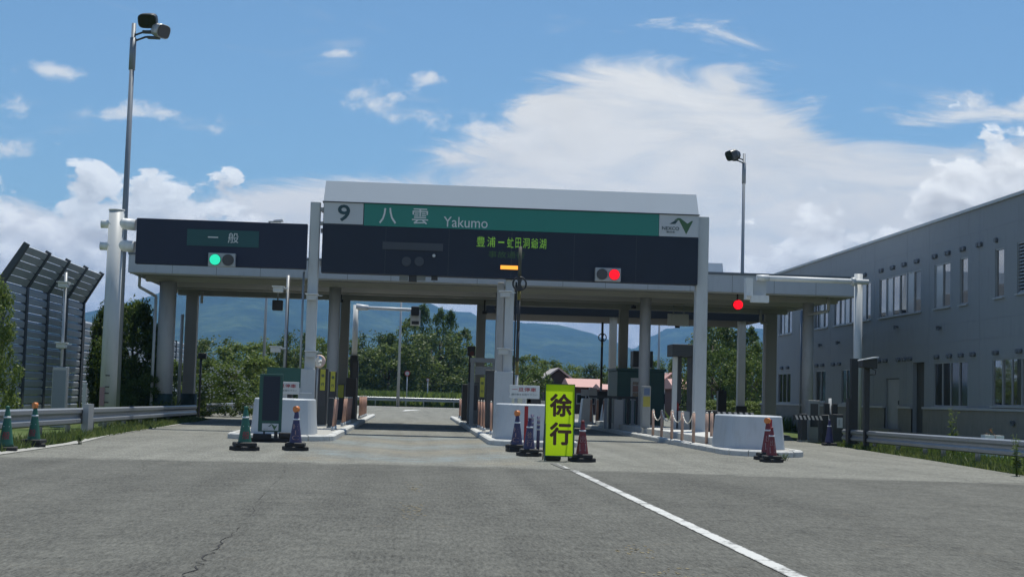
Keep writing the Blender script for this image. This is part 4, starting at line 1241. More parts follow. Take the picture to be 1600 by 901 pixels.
# ================================================================== MARKER POLES WITH RINGS
def marker(px, py_ring, Y, r, ztop, label):
    c = at(px, py_ring, Y)
    m = thing('marker_pole', label, 'marker pole', (c.x, Y, 0), 'ring-topped marker poles')
    mb = MB()
    k = 0; z = .1
    segs = [(.1, 1.9, M_POLE), (1.9, 2.3, M_GUN), (2.3, 3.3*c.z/4.7, M_BLACK), (3.3*c.z/4.7, c.z-r*2.2, M_BLACK), (c.z-r*2.2, c.z-r, M_GUN), (c.z-r, c.z+r, M_BLACK), (c.z+r, ztop, mat('olive_dark', (0.07, 0.075, 0.055), 0.7))]
    for a, b, mt in segs: MB().tube((c.x, Y, a), (c.x, Y, b), .05 if Y < 50 else .06, n=10).build('pole_section', mt, m)
    # ring
    rr = MB(); n = 28
    rings = []
    for i in range(n):
        a = 6.283185*i/n
        ring = []
        for j in range(6):
            b = 6.283185*j/6
            R = r*(.9+.12*math.cos(b))
            ring.append((c.x+R*math.cos(a), Y-.08+r*.12*math.sin(b), c.z+R*math.sin(a)))
        rings.append(ring)
    vs = [p for q in rings for p in q]
    rr.add(vs, [(i*6+j, i*6+(j+1) % 6, ((i+1) % n)*6+(j+1) % 6, ((i+1) % n)*6+j) for i in range(n) for j in range(6)], True)
    rr.build('ring', M_BLACK, m)
    hg = [(c.x-r*.42, c.z+r*.8), (c.x+r*.42, c.z+r*.8), (c.x+.03, c.z), (c.x+r*.5, c.z-r*.75), (c.x-r*.5, c.z-r*.75), (c.x-.03, c.z)]
    MB().add([(x, Y-.1, z) for x, z in hg]+[(x, Y-.06, z) for x, z in hg], [(0, 1, 2, 5), (5, 2, 3, 4), (6, 11, 8, 7), (11, 10, 9, 8), (0, 5, 11, 6), (5, 4, 10, 11), (1, 7, 8, 2), (2, 8, 9, 3), (0, 6, 7, 1), (4, 3, 9, 10)]).build('hourglass_plate', M_BLACK, m)
marker(811.5, 443.5, 43.0, .215, at(812, 385, 43).z, 'tall pole with black ring in front of the main sign beside the centre post')
marker(941, 527, 72.0, .21, at(941, 489, 72).z, 'far pole with small black ring standing before the mountain')

# ================================================================== CONES AND BOARDS
def cone(x, y, m, lines, label, lamp=None, rot=0.0, bases=1, s=1.0, tm=None, txt=True):
    t = thing('traffic_cone', label, 'traffic cone', (x, y, .006), 'weighted traffic cones')
    H = .74
    b0 = t
    def r_at(z): return .145-.105*min(1, (z-.03)/(H-.03))
    loc = Vector((x, y, .006))
    def sub(mb): mb.v = [(x+a*s, y+b*s, .006+c_*s) for a, b, c_ in mb.v]; return mb
    def sq(hw, z, a_):
        ca, sa = math.cos(a_), math.sin(a_)
        return [(X_*ca-Y_*sa, X_*sa+Y_*ca, z) for X_, Y_ in ((-hw, -hw), (hw, -hw), (hw, hw), (-hw, hw))]
    tw = .5 if bases > 1 else 0
    sub(MB().loft([sq(.20, 0, tw), sq(.20, .065, tw), sq(.185, .08, tw)])).build('base', M_RUBBER, t)
    if bases > 1:
        sub(MB().loft([sq(.195, .082, 0), sq(.195, .14, 0), sq(.175, .155, 0)])).build('ballast_ring', M_RUBBER, t)
    body = sub(MB().lathe([(.150, .055), (r_at(.14), .14), (r_at(.4), .4), (r_at(H), H), (.034, H+.015), (.030, H+.03)], 24)).build('cone_body', m, t)
    zb = .60
    sub(MB().lathe([(r_at(zb)+.004, zb), (r_at(zb)+.010, zb+.014), (r_at(zb)+.003, zb+.03)], 24)).build('strap', M_BAND, t)
    if txt:
        n = len(lines); z1 = .52; z0 = .19
        for i, (ln, mm) in enumerate(lines):
            h = (z1-z0)/n
            zz1 = z1-i*h; zz0 = zz1-h*.86
            hw = r_at((zz0+zz1)/2)*.62
            if ln == '一': zz0, zz1 = (zz0+zz1)/2-.008, (zz0+zz1)/2+.008
            def wp(X, Z):
                r = r_at((Z-.006)/s)*s
                dxx = X-x
                return y-math.sqrt(max(r*r-dxx*dxx, .0001))-.006
            text(ln, body, mm, x-hw*s, x+hw*s, .006+zz0*s, .006+zz1*s, 0, .0, warp=wp)
    if lamp:
        zl = H+.075
        lp = sub(MB().tube((-.055+lamp*.02, -.03, zl), (.02+lamp*.0, .03, zl), .062, n=16)).build('lamp', M_LAMPO, t)
        sub(MB().tube((-.02, 0, H), (-.02, 0, zl-.05), .025, n=8)).build('lamp_stem', M_RUBBER, lp)
    else:
        sub(MB().lathe([(.03, H+.028), (.038, H+.05), (.034, H+.075), (.012, H+.085)], 12)).build('knob', m, t)
    if rot: t.rotation_euler.z = rot
    return t
def g0(px, py):
    d_ = fw + rt*((px-800)/F_PX) - up*((py-450.5)/F_PX)
    t_ = -HC/d_.z
    return d_.x*t_, d_.y*t_+.2
CT = M_CONE_T; CR = M_LETTERR
x, y = g0(4, 705); cone(x, y, M_CONE_G, [('一', M_BAND), ('般', CR)], 'green traffic cone cut by the left edge of the photo', rot=.2)
x, y = g0(48, 699); cone(x, y, M_CONE_G, [('一', M_BAND), ('般', CR)], 'green traffic cone with orange lamp beside the left guardrail', lamp=1, bases=2, rot=-.1)
x, y = g0(380, 704); cone(x, y, M_CONE_G, [('一', M_BAND), ('般', CR)], 'green traffic cone left of the dark green board', lamp=0, bases=2, s=1.1, rot=.3)
x, y = g0(460, 704); cone(x, y, M_CONE_P, [('E', CT), ('T', CT), ('C', CT)], 'navy traffic cone with orange lamp right of the dark green board', lamp=1, bases=2, s=1.06)
x, y = g0(808, 706); cone(x, y, M_CONE_P, [('E', CT), ('T', CT), ('C', CT)], 'navy traffic cone with orange lamp in front of the middle white barrier', lamp=1, bases=2, s=1.08, rot=-.35)
x, y = g0(827.5, 713); cone(x, y, M_CONE_P, [('徐', CT), ('行', CT)], 'navy lampless traffic cone just left of the yellow sign', bases=2)
x, y = g0(911, 722); cone(x, y, M_CONE_R, [('出', CT), ('口', CT)], 'red traffic cone just right of the yellow sign', bases=2)
x, y = g0(1202, 719); cone(x, y, M_CONE_R, [('出', CT), ('口', CT)], 'rear red cone with orange lamp at the right white barrier', lamp=1, bases=2, s=1.08)
x, y = g0(1211, 722.5); cone(x-.03, y, M_CONE_R, [('出', CT), ('口', CT)], 'front red lampless cone at the corner of the right white barrier', bases=2, s=.92)

# yellow sign
ys_ = 29.45
a = at(856.5, 600, ys_); b = at(895, 711, ys_)
X0, X1 = gx(852.5, ys_, 655), gx(897.5, ys_, 655)
Z0, Z1 = at(873, 711.5, ys_).z, at(878, 600.5, ys_).z
yb = thing('yellow_sign_board', 'fluorescent yellow standing board with large brown characters in the road', 'sign', ((X0+X1)/2, ys_, .006))
def lean(z): return ys_+.10*(z-Z0)/(Z1-Z0)
def fluo():
    m = bpy.data.materials.new('fluorescent_sheet')
    m.use_nodes = True
    t = NT(m.node_tree)
    m.node_tree.nodes.clear()
    o_ = t.n('ShaderNodeOutputMaterial')
    n_ = t.noise(t.n('ShaderNodeNewGeometry').outputs['Position'], 25, 4, 0.6)
    col_ = t.mix(n_, (0.60, 0.90, 0.02), (0.70, 1.0, 0.03))
    d_ = t.n('ShaderNodeBsdfDiffuse'); t.set(d_.inputs[0], col_)
    r_ = t.n('ShaderNodeBsdfTranslucent'); t.set(r_.inputs[0], col_)
    x_ = t.n('ShaderNodeMixShader'); x_.inputs[0].default_value = 0.62
    t.set(x_.inputs[1], d_.outputs[0]); t.set(x_.inputs[2], r_.outputs[0])
    t.set(o_.inputs[0], x_.outputs[0])
    return m
brd = MB().add([(X0, lean(Z0), Z0), (X1, lean(Z0), Z0), (X1, lean(Z1), Z1), (X0, lean(Z1), Z1)], [(0, 1, 2, 3)]).build('board', fluo(), yb)
fr = MB()
for X in (X0-.012, X1-.012):
    fr.loft([[(X, lean(0)-.02, .006), (X+.024, lean(0)-.02, .006), (X+.024, lean(0)+.01, .006), (X, lean(0)+.01, .006)], [(X, lean(Z1)+.022, Z1), (X+.024, lean(Z1)+.022, Z1), (X+.024, lean(Z1)+.05, Z1), (X, lean(Z1)+.05, Z1)]])
fr.box(X0-.012, X1+.012, lean(Z0)+.003, lean(Z0)+.028, Z0-.02, Z0+.004)
fr.box(X0-.012, X1+.012, lean(Z1)+.003, lean(Z1)+.03, Z1-.004, Z1+.012)
fr.build('frame', M_GREEN2, yb)
lg = MB()
for X in (X0+.0, X1-.06):
    lg.tube((X+.01, ys_+.5, .006), (X+.02, lean(Z1)+.05, Z1-.1), .014, n=6)
lg.tube((X0, ys_+.33, .35), (X1-.04, ys_+.33, .35), .012, n=6)
lg.build('rear_legs', M_BLACK, yb)
MB().box(X0+.02, X0+.34, ys_+.10, ys_+.34, .006, .13).build('ballast', M_RUBBER, yb, bevel=.03)
def lw(X, Z): return lean(Z)-.006
text('徐', brd, M_BROWN, gx(860.5, ys_, 635), gx(893, ys_, 635), at(877, 649.5, ys_).z, at(877, 616, ys_).z, 0, .038, warp=lw)
text('行', brd, M_BROWN, gx(860, ys_, 677), gx(892, ys_, 677), at(876, 694, ys_).z, at(876, 660.5, ys_).z, 0, .038, warp=lw)

# dark green board on a stand between green and navy cones
gy = 36.3
X0, X1 = gx(404.5, gy, 630), gx(441, gy, 630)
Z0, Z1 = at(422, 674, gy).z, at(424, 584, gy).z
gb = thing('green_notice_board', 'dark green upright notice board with a small logo plate on a stand', 'notice board', ((X0+X1)/2, gy, .006))
bd = MB().box(X0, X1, gy, gy+.06, Z0, Z1).build('board', M_GREEN2, gb, bevel=.008)
MB().box(X0+.09, X1-.07, gy-.008, gy, Z0+.27, Z1-.05).build('message_panel', M_DARK, bd)
pl = MB().box(X0+.10, X1-.07, gy-.012, gy, Z0+.03, Z0+.20).build('logo_plate', M_PANELW, bd)
logo(pl, (X0+X1)/2+.07, Z0+.115, .115, gy-.016)
text('NEXCO', pl, M_LETTERD, X0+.13, X0+.24, Z0+.055, Z0+.075, gy-.016)
MB().box(X0+.13, X0+.17, gy+.01, gy+.05, .1, Z0).box(X1-.17, X1-.09, gy+.01, gy+.05, .1, Z0).build('stand_legs', M_BLACK, gb)
MB().box(X0-.25, X1+.22, gy-.12, gy+.2, .006, .10).build('stand_base', M_RUBBER, gb, bevel=.02)
MB().box(X0-.10, X0+.35, gy-.16, gy-.125, .05, .2).build('ballast', M_RUBBER, gb, bevel=.02)
MB().box(X1-.05, X1+.25, gy-.15, gy+.1, .105, .24).build('ballast', M_RUBBER, gb, bevel=.03)

# red and black short posts between the navy cones
x, y = gx(823, 36.4), 36.4
dp = thing('red_post', 'slim red post behind the navy cones', 'post', (x, y, .006))
MB().box(x-.045, x+.045, y-.03, y+.03, .0, at(823, 634, y).z).build('post', M_REDP, dp)
x = gx(1207, 36.0)
dp = thing('red_post', 'slim dark red post behind the right pair of red cones', 'post', (gx(1203.5, 35.2), 35.2, .006))
MB().box(gx(1203.5, 35.2)-.05, gx(1203.5, 35.2)+.05, 35.17, 35.23, .0, at(1205, 655, 35.2).z).build('post', M_REDP, dp)
for px, lab in ((832.5, 'navy delineator post with grey bands, nearer the navy cones'), (842.5, 'navy delineator post with grey bands, nearer the yellow sign')):
    yv = 34.6 if px > 840 else 35.2
    x = gx(px, yv)
    dl = thing('delineator', lab, 'delineator', (x, yv, .006), 'banded delineator posts')
    zt = at(px, 650 if px > 840 else 647, yv).z
    MB().tube((x, yv, .04), (x, yv, zt), .04, n=12).build('post', M_CONE_P, dl)
    for k in range(3):
        MB().tube((x, yv, zt-.06-k*.11), (x, yv, zt-.11-k*.11), .043, n=12).build('band', M_POLE, dl)
    MB().tube((x, yv, .0), (x, yv, .045), .13, .10, n=14).build('base', M_RUBBER, dl)

# stop signs on the island noses
def stop_sign(px0, px1, py0, py1, Y, label, chars):
    a = at(px0, py0, Y); b = at(px1, py1, Y)
    t = thing('stop_notice', label, 'sign', ((a.x+b.x)/2, Y, .13))
    p_ = MB().box(a.x, b.x, Y, Y+.03, b.z, a.z).build('plate', mat('notice_white', (0.46, 0.49, 0.50), 0.5), t, bevel=.008)
    w_ = b.x-a.x; h = a.z-b.z
    text('一旦停車', p_, M_LETTERR, a.x+w_*.08, a.x+w_*.88, a.z-h*.47, a.z-h*.17, Y-.006, .012)
    text('通行券をお取り下さい', p_, M_LETTERD, a.x+w_*.06, a.x+w_*.92, a.z-h*.78, a.z-h*.62, Y-.006)
    MB().box((a.x+b.x)/2-.05, (a.x+b.x)/2+.05, Y+.031, Y+.08, .13, b.z+.1).build('post', M_POLE, t)
    return t
stop_sign(796.5, 843, 601, 623, 41.6, 'white notice plate with red characters above the middle barrier', None)
stop_sign(425, 467, 595.5, 616, 41.8, 'white notice plate half hidden behind the dark green board', None)
gp = at(444, 587, 43.2); 
gpn = thing('green_sign', 'dark green panel behind the half hidden white notice plate', 'panel', (gp.x, 43.2, .13))
MB().box(gx(417, 43.2, 585), gx(470, 43.2, 585), 43.2, 43.25, at(444, 605, 43.2).z, at(444, 574, 43.2).z).build('plate', M_GREEN2, gpn)
MB().box(gp.x-.05, gp.x+.05, 43.25, 43.33, .13, at(444, 605, 43.2).z+.2).build('post', M_POLE, gpn)
for i, (px, w_, mt, zt_) in enumerate(((815, .28, M_CREAM, 626), (833, .22, M_BLACK, 626), (446, .2, M_BLACK, 617))):
    Y_ = 43.5
    X = gx(px, Y_)
    lab = ['cream box behind the middle barrier under the white notice', 'small dark machine behind the middle barrier', 'dark machine behind the left barrier under the white notice'][i]
    t = thing('equipment_box', lab, 'equipment', (X, Y_, .13))
    zt = at(px, zt_-6 if i else 620, Y_).z
    MB().box(X-w_, X+w_, Y_-.2, Y_+.2, .13, zt).build('body', mt, t, bevel=.02)
    MB().tube((X-w_*.4, Y_, zt), (X-w_*.4, Y_, zt+.08), .05, n=10).build('beacon', M_STEEL, t)

# ================================================================== LANE MACHINES ON THE ISLANDS
M_CAB = mat('machine_dark', (0.030, 0.035, 0.040), 0.5, 0, 0.15, 4)
M_CABB = mat('machine_brown', (0.055, 0.045, 0.042), 0.5, 0, 0.15, 4)
def machine(px0, px1, py1, Y, label, m=None, plate=None, name='lane_machine', sub=True, zb=.13, dep=.5):
    x0, x1 = gx(px0, Y), gx(px1, Y)
    z1 = at((px0+px1)/2, py1, Y).z
    t = thing(name, label, 'toll machine', ((x0+x1)/2, Y, zb), 'toll lane machines')
    b = MB().box(x0, x1, Y, Y+dep, zb+.06, z1).build('cabinet', m or M_CAB, t, bevel=.02)
    MB().box(x0-.02, x1+.02, Y-.03, Y+dep+.03, zb-.02, zb+.06).build('plinth', M_SLAB, t)
    if sub:
        MB().box(x0+(x1-x0)*.15, x1-(x1-x0)*.15, Y-.012, Y, zb+.35*(z1-zb), z1-.12).build('panel', M_LENSOFF, b)
    if plate:
        a0, a1, q0, q1, tx = plate
        pa_ = at(a0, q0, Y-.03); pb_ = at(a1, q1, Y-.03)
        pp_ = MB().box(pa_.x, pb_.x, Y-.045, Y-.02, pb_.z, pa_.z).build('yellow_plate', M_YELLOW2, b)
        if tx:
            h = (pa_.z-pb_.z)
            for i, ch in enumerate(tx):
                wd = (pb_.x-pa_.x)
                zc = pa_.z-h*(.3+.42*i)
                text(ch, pp_, M_LETTERD, pa_.x+wd*.2, pb_.x-wd*.2, zc-wd*.32, zc+wd*.32, Y-.05, .02)
    return t
machine(489, 511, 575, 48.5, 'dark machine with tall yellow plate nearest the left gate post', plate=(501, 507.5, 576.5, 609.5, '徐行'))
machine(513, 525, 580, 51.0, 'dark machine with yellow plate, second from the left gate post', plate=(517, 523, 580, 611, '徐行'))
machine(527.5, 538, 600, 57.5, 'dark machine with short yellow plate beside the canopy column', plate=(528.5, 536.5, 601, 621, None))
machine(513, 521, 621, 46.2, 'low dark machine behind the leaning terracotta posts', sub=False)
machine(540, 556, 590, 60.5, 'brown-black barrier machine below the white camera arm', m=M_CABB, sub=False)
machine(548, 558, 562, 61.4, 'tall narrow dark machine against the white camera arm post', sub=True)
machine(731, 748, 597, 57.5, 'grey-brown machine with window at the inner edge of the middle island', m=mat('machine_grey', (0.13, 0.14, 0.145), 0.5), plate=None)
machine(750, 757, 603, 52.0, 'narrow dark machine with yellow plate left of the middle canopy column', plate=(750.5, 756.5, 589, 620, '徐行'))
machine(758, 776, 578, 50.5, 'dark tall machine touching the middle canopy column', sub=True)
machine(722, 732, 600, 66.0, 'dark far machine at the end of the middle island', sub=False)
# gantry frame of ticket machine on the middle island
tf = thing('ticket_machine_frame', 'grey portal frame of a ticket machine left of the middle column', 'toll machine', (gx(755, 54), 54, .13))
for px in (737, 771): MB().box(gx(px, 54)-.07, gx(px, 54)+.07, 53.9, 54.1, .13, at(px, 560, 54).z).build('upright', mat('frame_grey', (0.20, 0.215, 0.225), 0.5), tf)
MB().box(gx(737, 54)-.09, gx(771, 54)+.09, 53.88, 54.12, at(750, 566, 54).z, at(750, 559, 54).z).build('lintel', MATS['frame_grey'], tf)
MB().box(gx(741, 54), gx(767, 54), 53.95, 54.05, at(750, 585, 54).z, at(750, 572, 54).z).build('louvre_panel', MATS['frame_grey'], tf)
rs = thing('red_dark_signal', 'unlit dark signal box beside the rear middle column', 'signal', (gx(734, 60), 60, 2))
MB().box(gx(728, 60), gx(740, 60), 59.8, 60.1, at(734, 556, 60).z, at(734, 541, 60).z).build('housing', M_BLACK, rs)
MB().box(gx(731, 60), gx(735, 60), 60.1, 60.2, .13, at(734, 550, 60).z).build('post', M_BLACK, rs)
MB().tube((gx(735, 60), 59.78, at(735, 552, 60).z), (gx(735, 60), 59.8, at(735, 552, 60).z), .09).build('lens', mat('dark_red_lens', (0.10, 0.012, 0.015), 0.4), rs)
# convex mirror on the left post
mp_ = at(499, 564, 47.5)
cm = thing('convex_mirror', 'round convex mirror with white rim behind the left gate post', 'mirror', (mp_.x, 47.5, mp_.z))
MB().tube((mp_.x, 47.5, mp_.z), (mp_.x-.02, 47.42, mp_.z), .21, .19, n=24).build('back', mat('mirror_rim', (0.6, 0.45, 0.42), 0.5), cm)
rg = []
for k in range(5):
    r = .18*math.cos(k*.35); rg.append([(mp_.x+r*math.cos(6.283*i/24), 47.418-.03*math.sin(k*.35), mp_.z+r*math.sin(6.283*i/24)) for i in range(24)])
MB().loft(rg, smooth=True).build('mirror', mat('mirror_glass', (0.6, 0.62, 0.64), 0.05, 1.0), cm)
MB().tube((mp_.x-.05, 47.55, .2), (mp_.x-.05, 47.55, mp_.z+.1), .03).build('post', M_POLE, cm)

# terracotta guard posts
def gpost2(x, y, z0, h, r, label, grp, leanx=0.0, m=None):
    t = thing('guard_post', label, 'guard post', (x, y, z0), grp)
    MB().tube((x, y, z0), (x+leanx, y, z0+h), r, r*.85, n=10).build('post', m or M_POSTO, t)
    MB().tube((x, y, z0-.01), (x, y, z0+.12), r*1.5, n=10).build('foot', M_STEEL, t)
    MB().tube((x+leanx, y, z0+h), (x+leanx*1.03, y, z0+h+.05), r*.9, r*.4, n=10).build('cap', M_CHAIN, t)
    return t
ORD = ['first', 'second', 'third', 'fourth', 'fifth', 'sixth', 'seventh']
for k, yv in enumerate((43.4, 44.6, 49.2, 50.6, 52.0, 53.4, 54.8)):
    gpost2(-2.32, yv, .13, .92, .036, ORD[k]+' terracotta guard post from the left white barrier along the centre lane', 'terracotta posts left of the centre lane', leanx=.06)
for k, yv in enumerate((65, 67, 69, 71, 73)):
    gpost2(-2.32, yv, .13, .95, .05, ORD[k]+' far terracotta post beyond the brown-black barrier machine, left kerb', 'far terracotta posts left of the centre lane')
for k, yv in enumerate((43.2, 47.6, 49.4, 51.4)):
    gpost2(2.30, yv, .13, .95, .036, ORD[k]+' terracotta guard post from the middle white barrier along the centre lane', 'terracotta posts right of the centre lane', leanx=-.02)
for k, yv in enumerate((68, 71, 74)):
    gpost2(2.35, yv, .13, .95, .055, ORD[k]+' far terracotta post at the end of the middle island', 'far terracotta posts right of the centre lane')
# chain posts on the right island
cps = []
for k, (px, pyb, pyt) in enumerate(((1020.5, 672, 641), (1034, 682, 641.5), (1050, 686, 642), (1066, 688, 644), (1084, 687, 645), (1104.5, 692, 645.5), (1112, 690, 645))):
    Yv = [47.5, 45.6, 43.5, 42.0, 40.5, 39.6, 40.4][k]
    X = gx(px, Yv, 660)
    zt = at(px, pyt, Yv).z
    lab = ['first', 'second', 'third', 'fourth', 'fifth', 'sixth', 'seventh'][k]
    t = thing('chain_post', lab+' pale chain post from the yellow machine along the right island kerb', 'chain post', (X, Yv, .14), 'chain posts along the right island')
    MB().tube((X, Yv, .14), (X, Yv, zt), .045, n=10).build('post', mat('pale_terracotta', (0.42, 0.28, 0.22), 0.5), t)
    MB().tube((X, Yv, zt), (X, Yv, zt+.04), .045, .02, n=10).build('cap', M_CHAIN, t)
    cps.append((X, Yv, zt))
for k in range(4):
    a = Vector(cps[k]); b = Vector(cps[k+1])
    if k == 3: b = a.lerp(b, .9)
    P = [a.lerp(b, i/10)+Vector((0, 0, -.28*(1-(2*i/10-1)**2)-.02)) for i in range(11)]
    ch = one('chain', MB().path(P, .018, 6), M_CHAIN, ['white sagging chain between the first two chain posts of the right island', 'white sagging chain between second and third chain posts', 'white sagging chain between third and fourth chain posts', 'white sagging chain between fourth and fifth chain posts'][k], 'chain', 'white chains on the right island')
# booths on the right island
bt = thing('toll_booth', 'dark green toll booth with air conditioner on its roof, right of the far column', 'toll booth', (9.6, 60, .14))
bx0, bx1 = gx(964, 59.0), gx(1038, 59.0)
zt = at(1000, 577, 59).z
MB().box(bx0, bx1, 59, 61.8, .14, zt-.06).build('body', M_BOOTH, bt, bevel=.03)
MB().box(bx0-.06, bx1+.06, 58.94, 61.86, zt-.06, zt+.04).build('roof', M_BOOTH, bt)
wn = MB().box(gx(985, 59), gx(1000, 59), 58.97, 59.0, at(990, 625, 59).z, at(990, 590, 59).z).build('window', M_STEEL, bt)
MB().box(gx(988, 59), gx(998, 59), 58.955, 58.97, at(990, 601, 59).z, at(990, 596, 59).z).build('pane', M_DGLASS, wn)
MB().box(gx(988, 59), gx(998, 59), 58.955, 58.97, at(990, 624, 59).z, at(990, 613, 59).z).build('pane', M_DGLASS, wn)
MB().box(gx(988, 59), gx(998, 59), 58.955, 58.97, at(990, 612, 59).z, at(990, 602, 59).z).build('pane', mat('pinkish_blind', (0.30, 0.19, 0.17), 0.6), wn)
ac = MB().box(gx(988, 59.8), gx(1019, 59.8), 59.8, 60.6, zt+.12, zt+.78).build('air_conditioner', M_CAB, bt, bevel=.02)
MB().box(gx(990, 59.8), gx(1017, 59.8), 59.85, 60.5, zt+.04, zt+.12).build('feet', M_POLE, bt)
b2 = thing('toll_booth', 'narrow dark toll machine booth with overhanging hood beside the right gate post', 'toll booth', (9, 51, .33))
zt = at(1065, 538, 50).z; zh = at(1065, 557, 50).z
MB().box(gx(1047, 50), gx(1079.5, 50), 49.7, 50.8, zh, zt).build('hood', M_CAB, b2, bevel=.02)
MB().box(gx(1051, 50), gx(1058, 50), 50, 50.2, .33, zh).build('post', M_STEEL, b2, bevel=.02)
MB().box(gx(1061, 50), gx(1066, 50), 50.2, 50.4, 1.2, zh).build('post', M_CAB, b2)
MB().box(gx(1054, 50), gx(1063, 50), 50.25, 50.35, .33, 1.25).build('red_panel', M_REDP, b2)
MB().box(gx(1078, 50), gx(1087, 50), 49.9, 50.6, .33, zt-.2).build('side_cabinet', M_CAB, b2)
MB().box(gx(1060, 50), gx(1086, 50), 49.95, 50.7, .33, at(1070, 642, 50).z).build('counter', M_POLE, b2, bevel=.02)
ym = thing('payment_machine', 'grey payment machine with yellow and blue plates by the round column', 'toll machine', (gx(1010, 50.5), 50.5, .33))
MB().box(gx(1004, 50.5), gx(1017, 50.5), 50.5, 50.9, .33, at(1010, 603, 50.5).z).build('cabinet', mat('machine_silver', (0.26, 0.28, 0.29), 0.45), ym, bevel=.015)
MB().box(gx(1005, 50.5), gx(1016, 50.5), 50.485, 50.5, at(1010, 635, 50.5).z, at(1010, 619, 50.5).z).build('yellow_plate', mat('mustard', (0.34, 0.31, 0.06), 0.6), ym)
MB().box(gx(1006, 50.5), gx(1015, 50.5), 50.485, 50.5, at(1010, 617, 50.5).z, at(1010, 606, 50.5).z).build('screen', mat('blue_screen', (0.08, 0.13, 0.24), 0.3), ym)
# row of dark posts and top bar (safety railing) on the right island
rlg = thing('island_railing', 'dark safety railing with closely set posts in front of the green booth', 'railing', (gx(975, 57), 57, .14))
for px in range(947, 1004, 7):
    MB().box(gx(px, 57)-.06, gx(px, 57)+.05, 56.95, 57.05, .14, at(px, 621, 57).z).build('post', M_MASTD if px % 2 else M_CAB, rlg)
MB().box(gx(920, 57), gx(1006, 57), 56.9, 57.0, at(965, 622, 57).z, at(965, 618.5, 57).z).build('top_bar', M_CAB, rlg)
MB().box(gx(964, 56.8)-.1, gx(972, 56.8)+.05, 56.75, 56.85, .14, at(968, 624, 57).z).build('white_panel', M_POLE, rlg)
# hanging white sign back
hs = thing('hanging_panel', 'white panel hanging under the rear of the canopy', 'panel', (gx(1057, 61), 61, 4.8))
MB().box(gx(1041, 61), gx(1074, 61), 61, 61.12, at(1057, 509, 61).z, at(1057, 490, 61).z).build('panel', M_WHITE, hs, bevel=.02)
MB().box(gx(1053, 61), gx(1060, 61), 60.98, 61.1, at(1057, 512, 61).z, at(1057, 509.2, 61).z).build('clip', M_BLACK, hs)
MB().tube((gx(1050, 61), 61.06, at(1057, 490, 61).z), (gx(1050, 61), 61.06, CZ0-.0), .03).tube((gx(1066, 61), 61.06, at(1057, 490, 61).z), (gx(1066, 61), 61.06, CZ0), .03).build('hangers', M_POLE, hs)
# white pedestal and chain posts at the far end of the right island
wp_ = thing('white_pedestal', 'white tapered pedestal with grey machine beyond the red cone', 'pedestal', (gx(908, 70), 70, .1))
x0, x1 = gx(910, 70), gx(924, 70)
MB().loft([[(x0-.12, 69.6, .1), (x1+.1, 69.6, .1), (x1+.1, 70.6, .1), (x0-.12, 70.6, .1)], [(x0, 69.7, 1.3), (x1, 69.7, 1.3), (x1, 70.5, 1.3), (x0, 70.5, 1.3)]]).build('body', M_WHITE, wp_, bevel=.03)
MB().box(gx(921, 70), gx(932, 70), 69.9, 70.4, 1.3, at(926, 606, 70).z).build('machine', M_POLE, wp_, bevel=.02)
MB().box(gx(908, 70), gx(922, 70), 69.95, 70.0, at(915, 618, 70).z, at(915, 608, 70).z).build('screen', M_PANELW, wp_)
MB().box(gx(933, 71), gx(950, 71), 71, 71.5, .1, at(940, 611, 71).z).build('cabinet', M_CAB, wp_)
for k, px in enumerate((924, 934, 944)):
    X = gx(px, 66.0)
    gpost2(X, 66.0, .14, 1.1, .06, ['terracotta post nearest the white pedestal at the far right island end', 'middle terracotta post at the far right island end', 'terracotta post nearest the white column at the far right island end'][k], 'posts at the far right island end')
one('column_plinth', MB().loft([[(gx(943, 65.5), 65.6, .13), (gx(966, 65.5), 65.6, .13), (gx(966, 65.5), 66.9, .13), (gx(943, 65.5), 66.9, .13)], [(gx(947, 65.5), 65.7, 1.05), (gx(964, 65.5), 65.7, 1.05), (gx(964, 65.5), 66.8, 1.05), (gx(947, 65.5), 66.8, 1.05)]]), M_WHITE, 'white tapered plinth at the foot of the far white column', 'plinth')

# striped barrier arms
M_STR_W = mat('barrier_white', (0.66, 0.62, 0.60), 0.5)
def barrier(px0, px1, py, Y, label, cab_px):
    a = at(px0, py, Y); b = at(px1, py, Y)
    t = thing('barrier_arm', label, 'barrier arm', (a.x, Y, .1), 'striped barrier arms')
    n = 14
    for i in range(n):
        xa = a.x+(b.x-a.x)*i/n; xb = a.x+(b.x-a.x)*(i+1)/n
        sk = .03
        MB().loft([[(xa+sk, Y-.03, a.z-.08), (xb+sk, Y-.03, a.z-.08), (xb+sk, Y+.03, a.z-.08), (xa+sk, Y+.03, a.z-.08)], [(xa-sk, Y-.03, a.z+.06), (xb-sk, Y-.03, a.z+.06), (xb-sk, Y+.03, a.z+.06), (xa-sk, Y+.03, a.z+.06)]]).build('stripe', M_STR_W if i % 2 else M_CAB, t)
    cxx = gx(cab_px, Y)
    MB().box(cxx-.2, cxx+.2, Y+.04, Y+.5, .02, a.z+.1).build('cabinet', M_CAB, t, bevel=.02)
    return t
barrier(1117, 1178, 645.5, 47.5, 'striped barrier arm behind the right white barrier block', 1113)
barrier(1240, 1284, 651, 50.0, 'striped barrier arm across the far right lane', 1294)
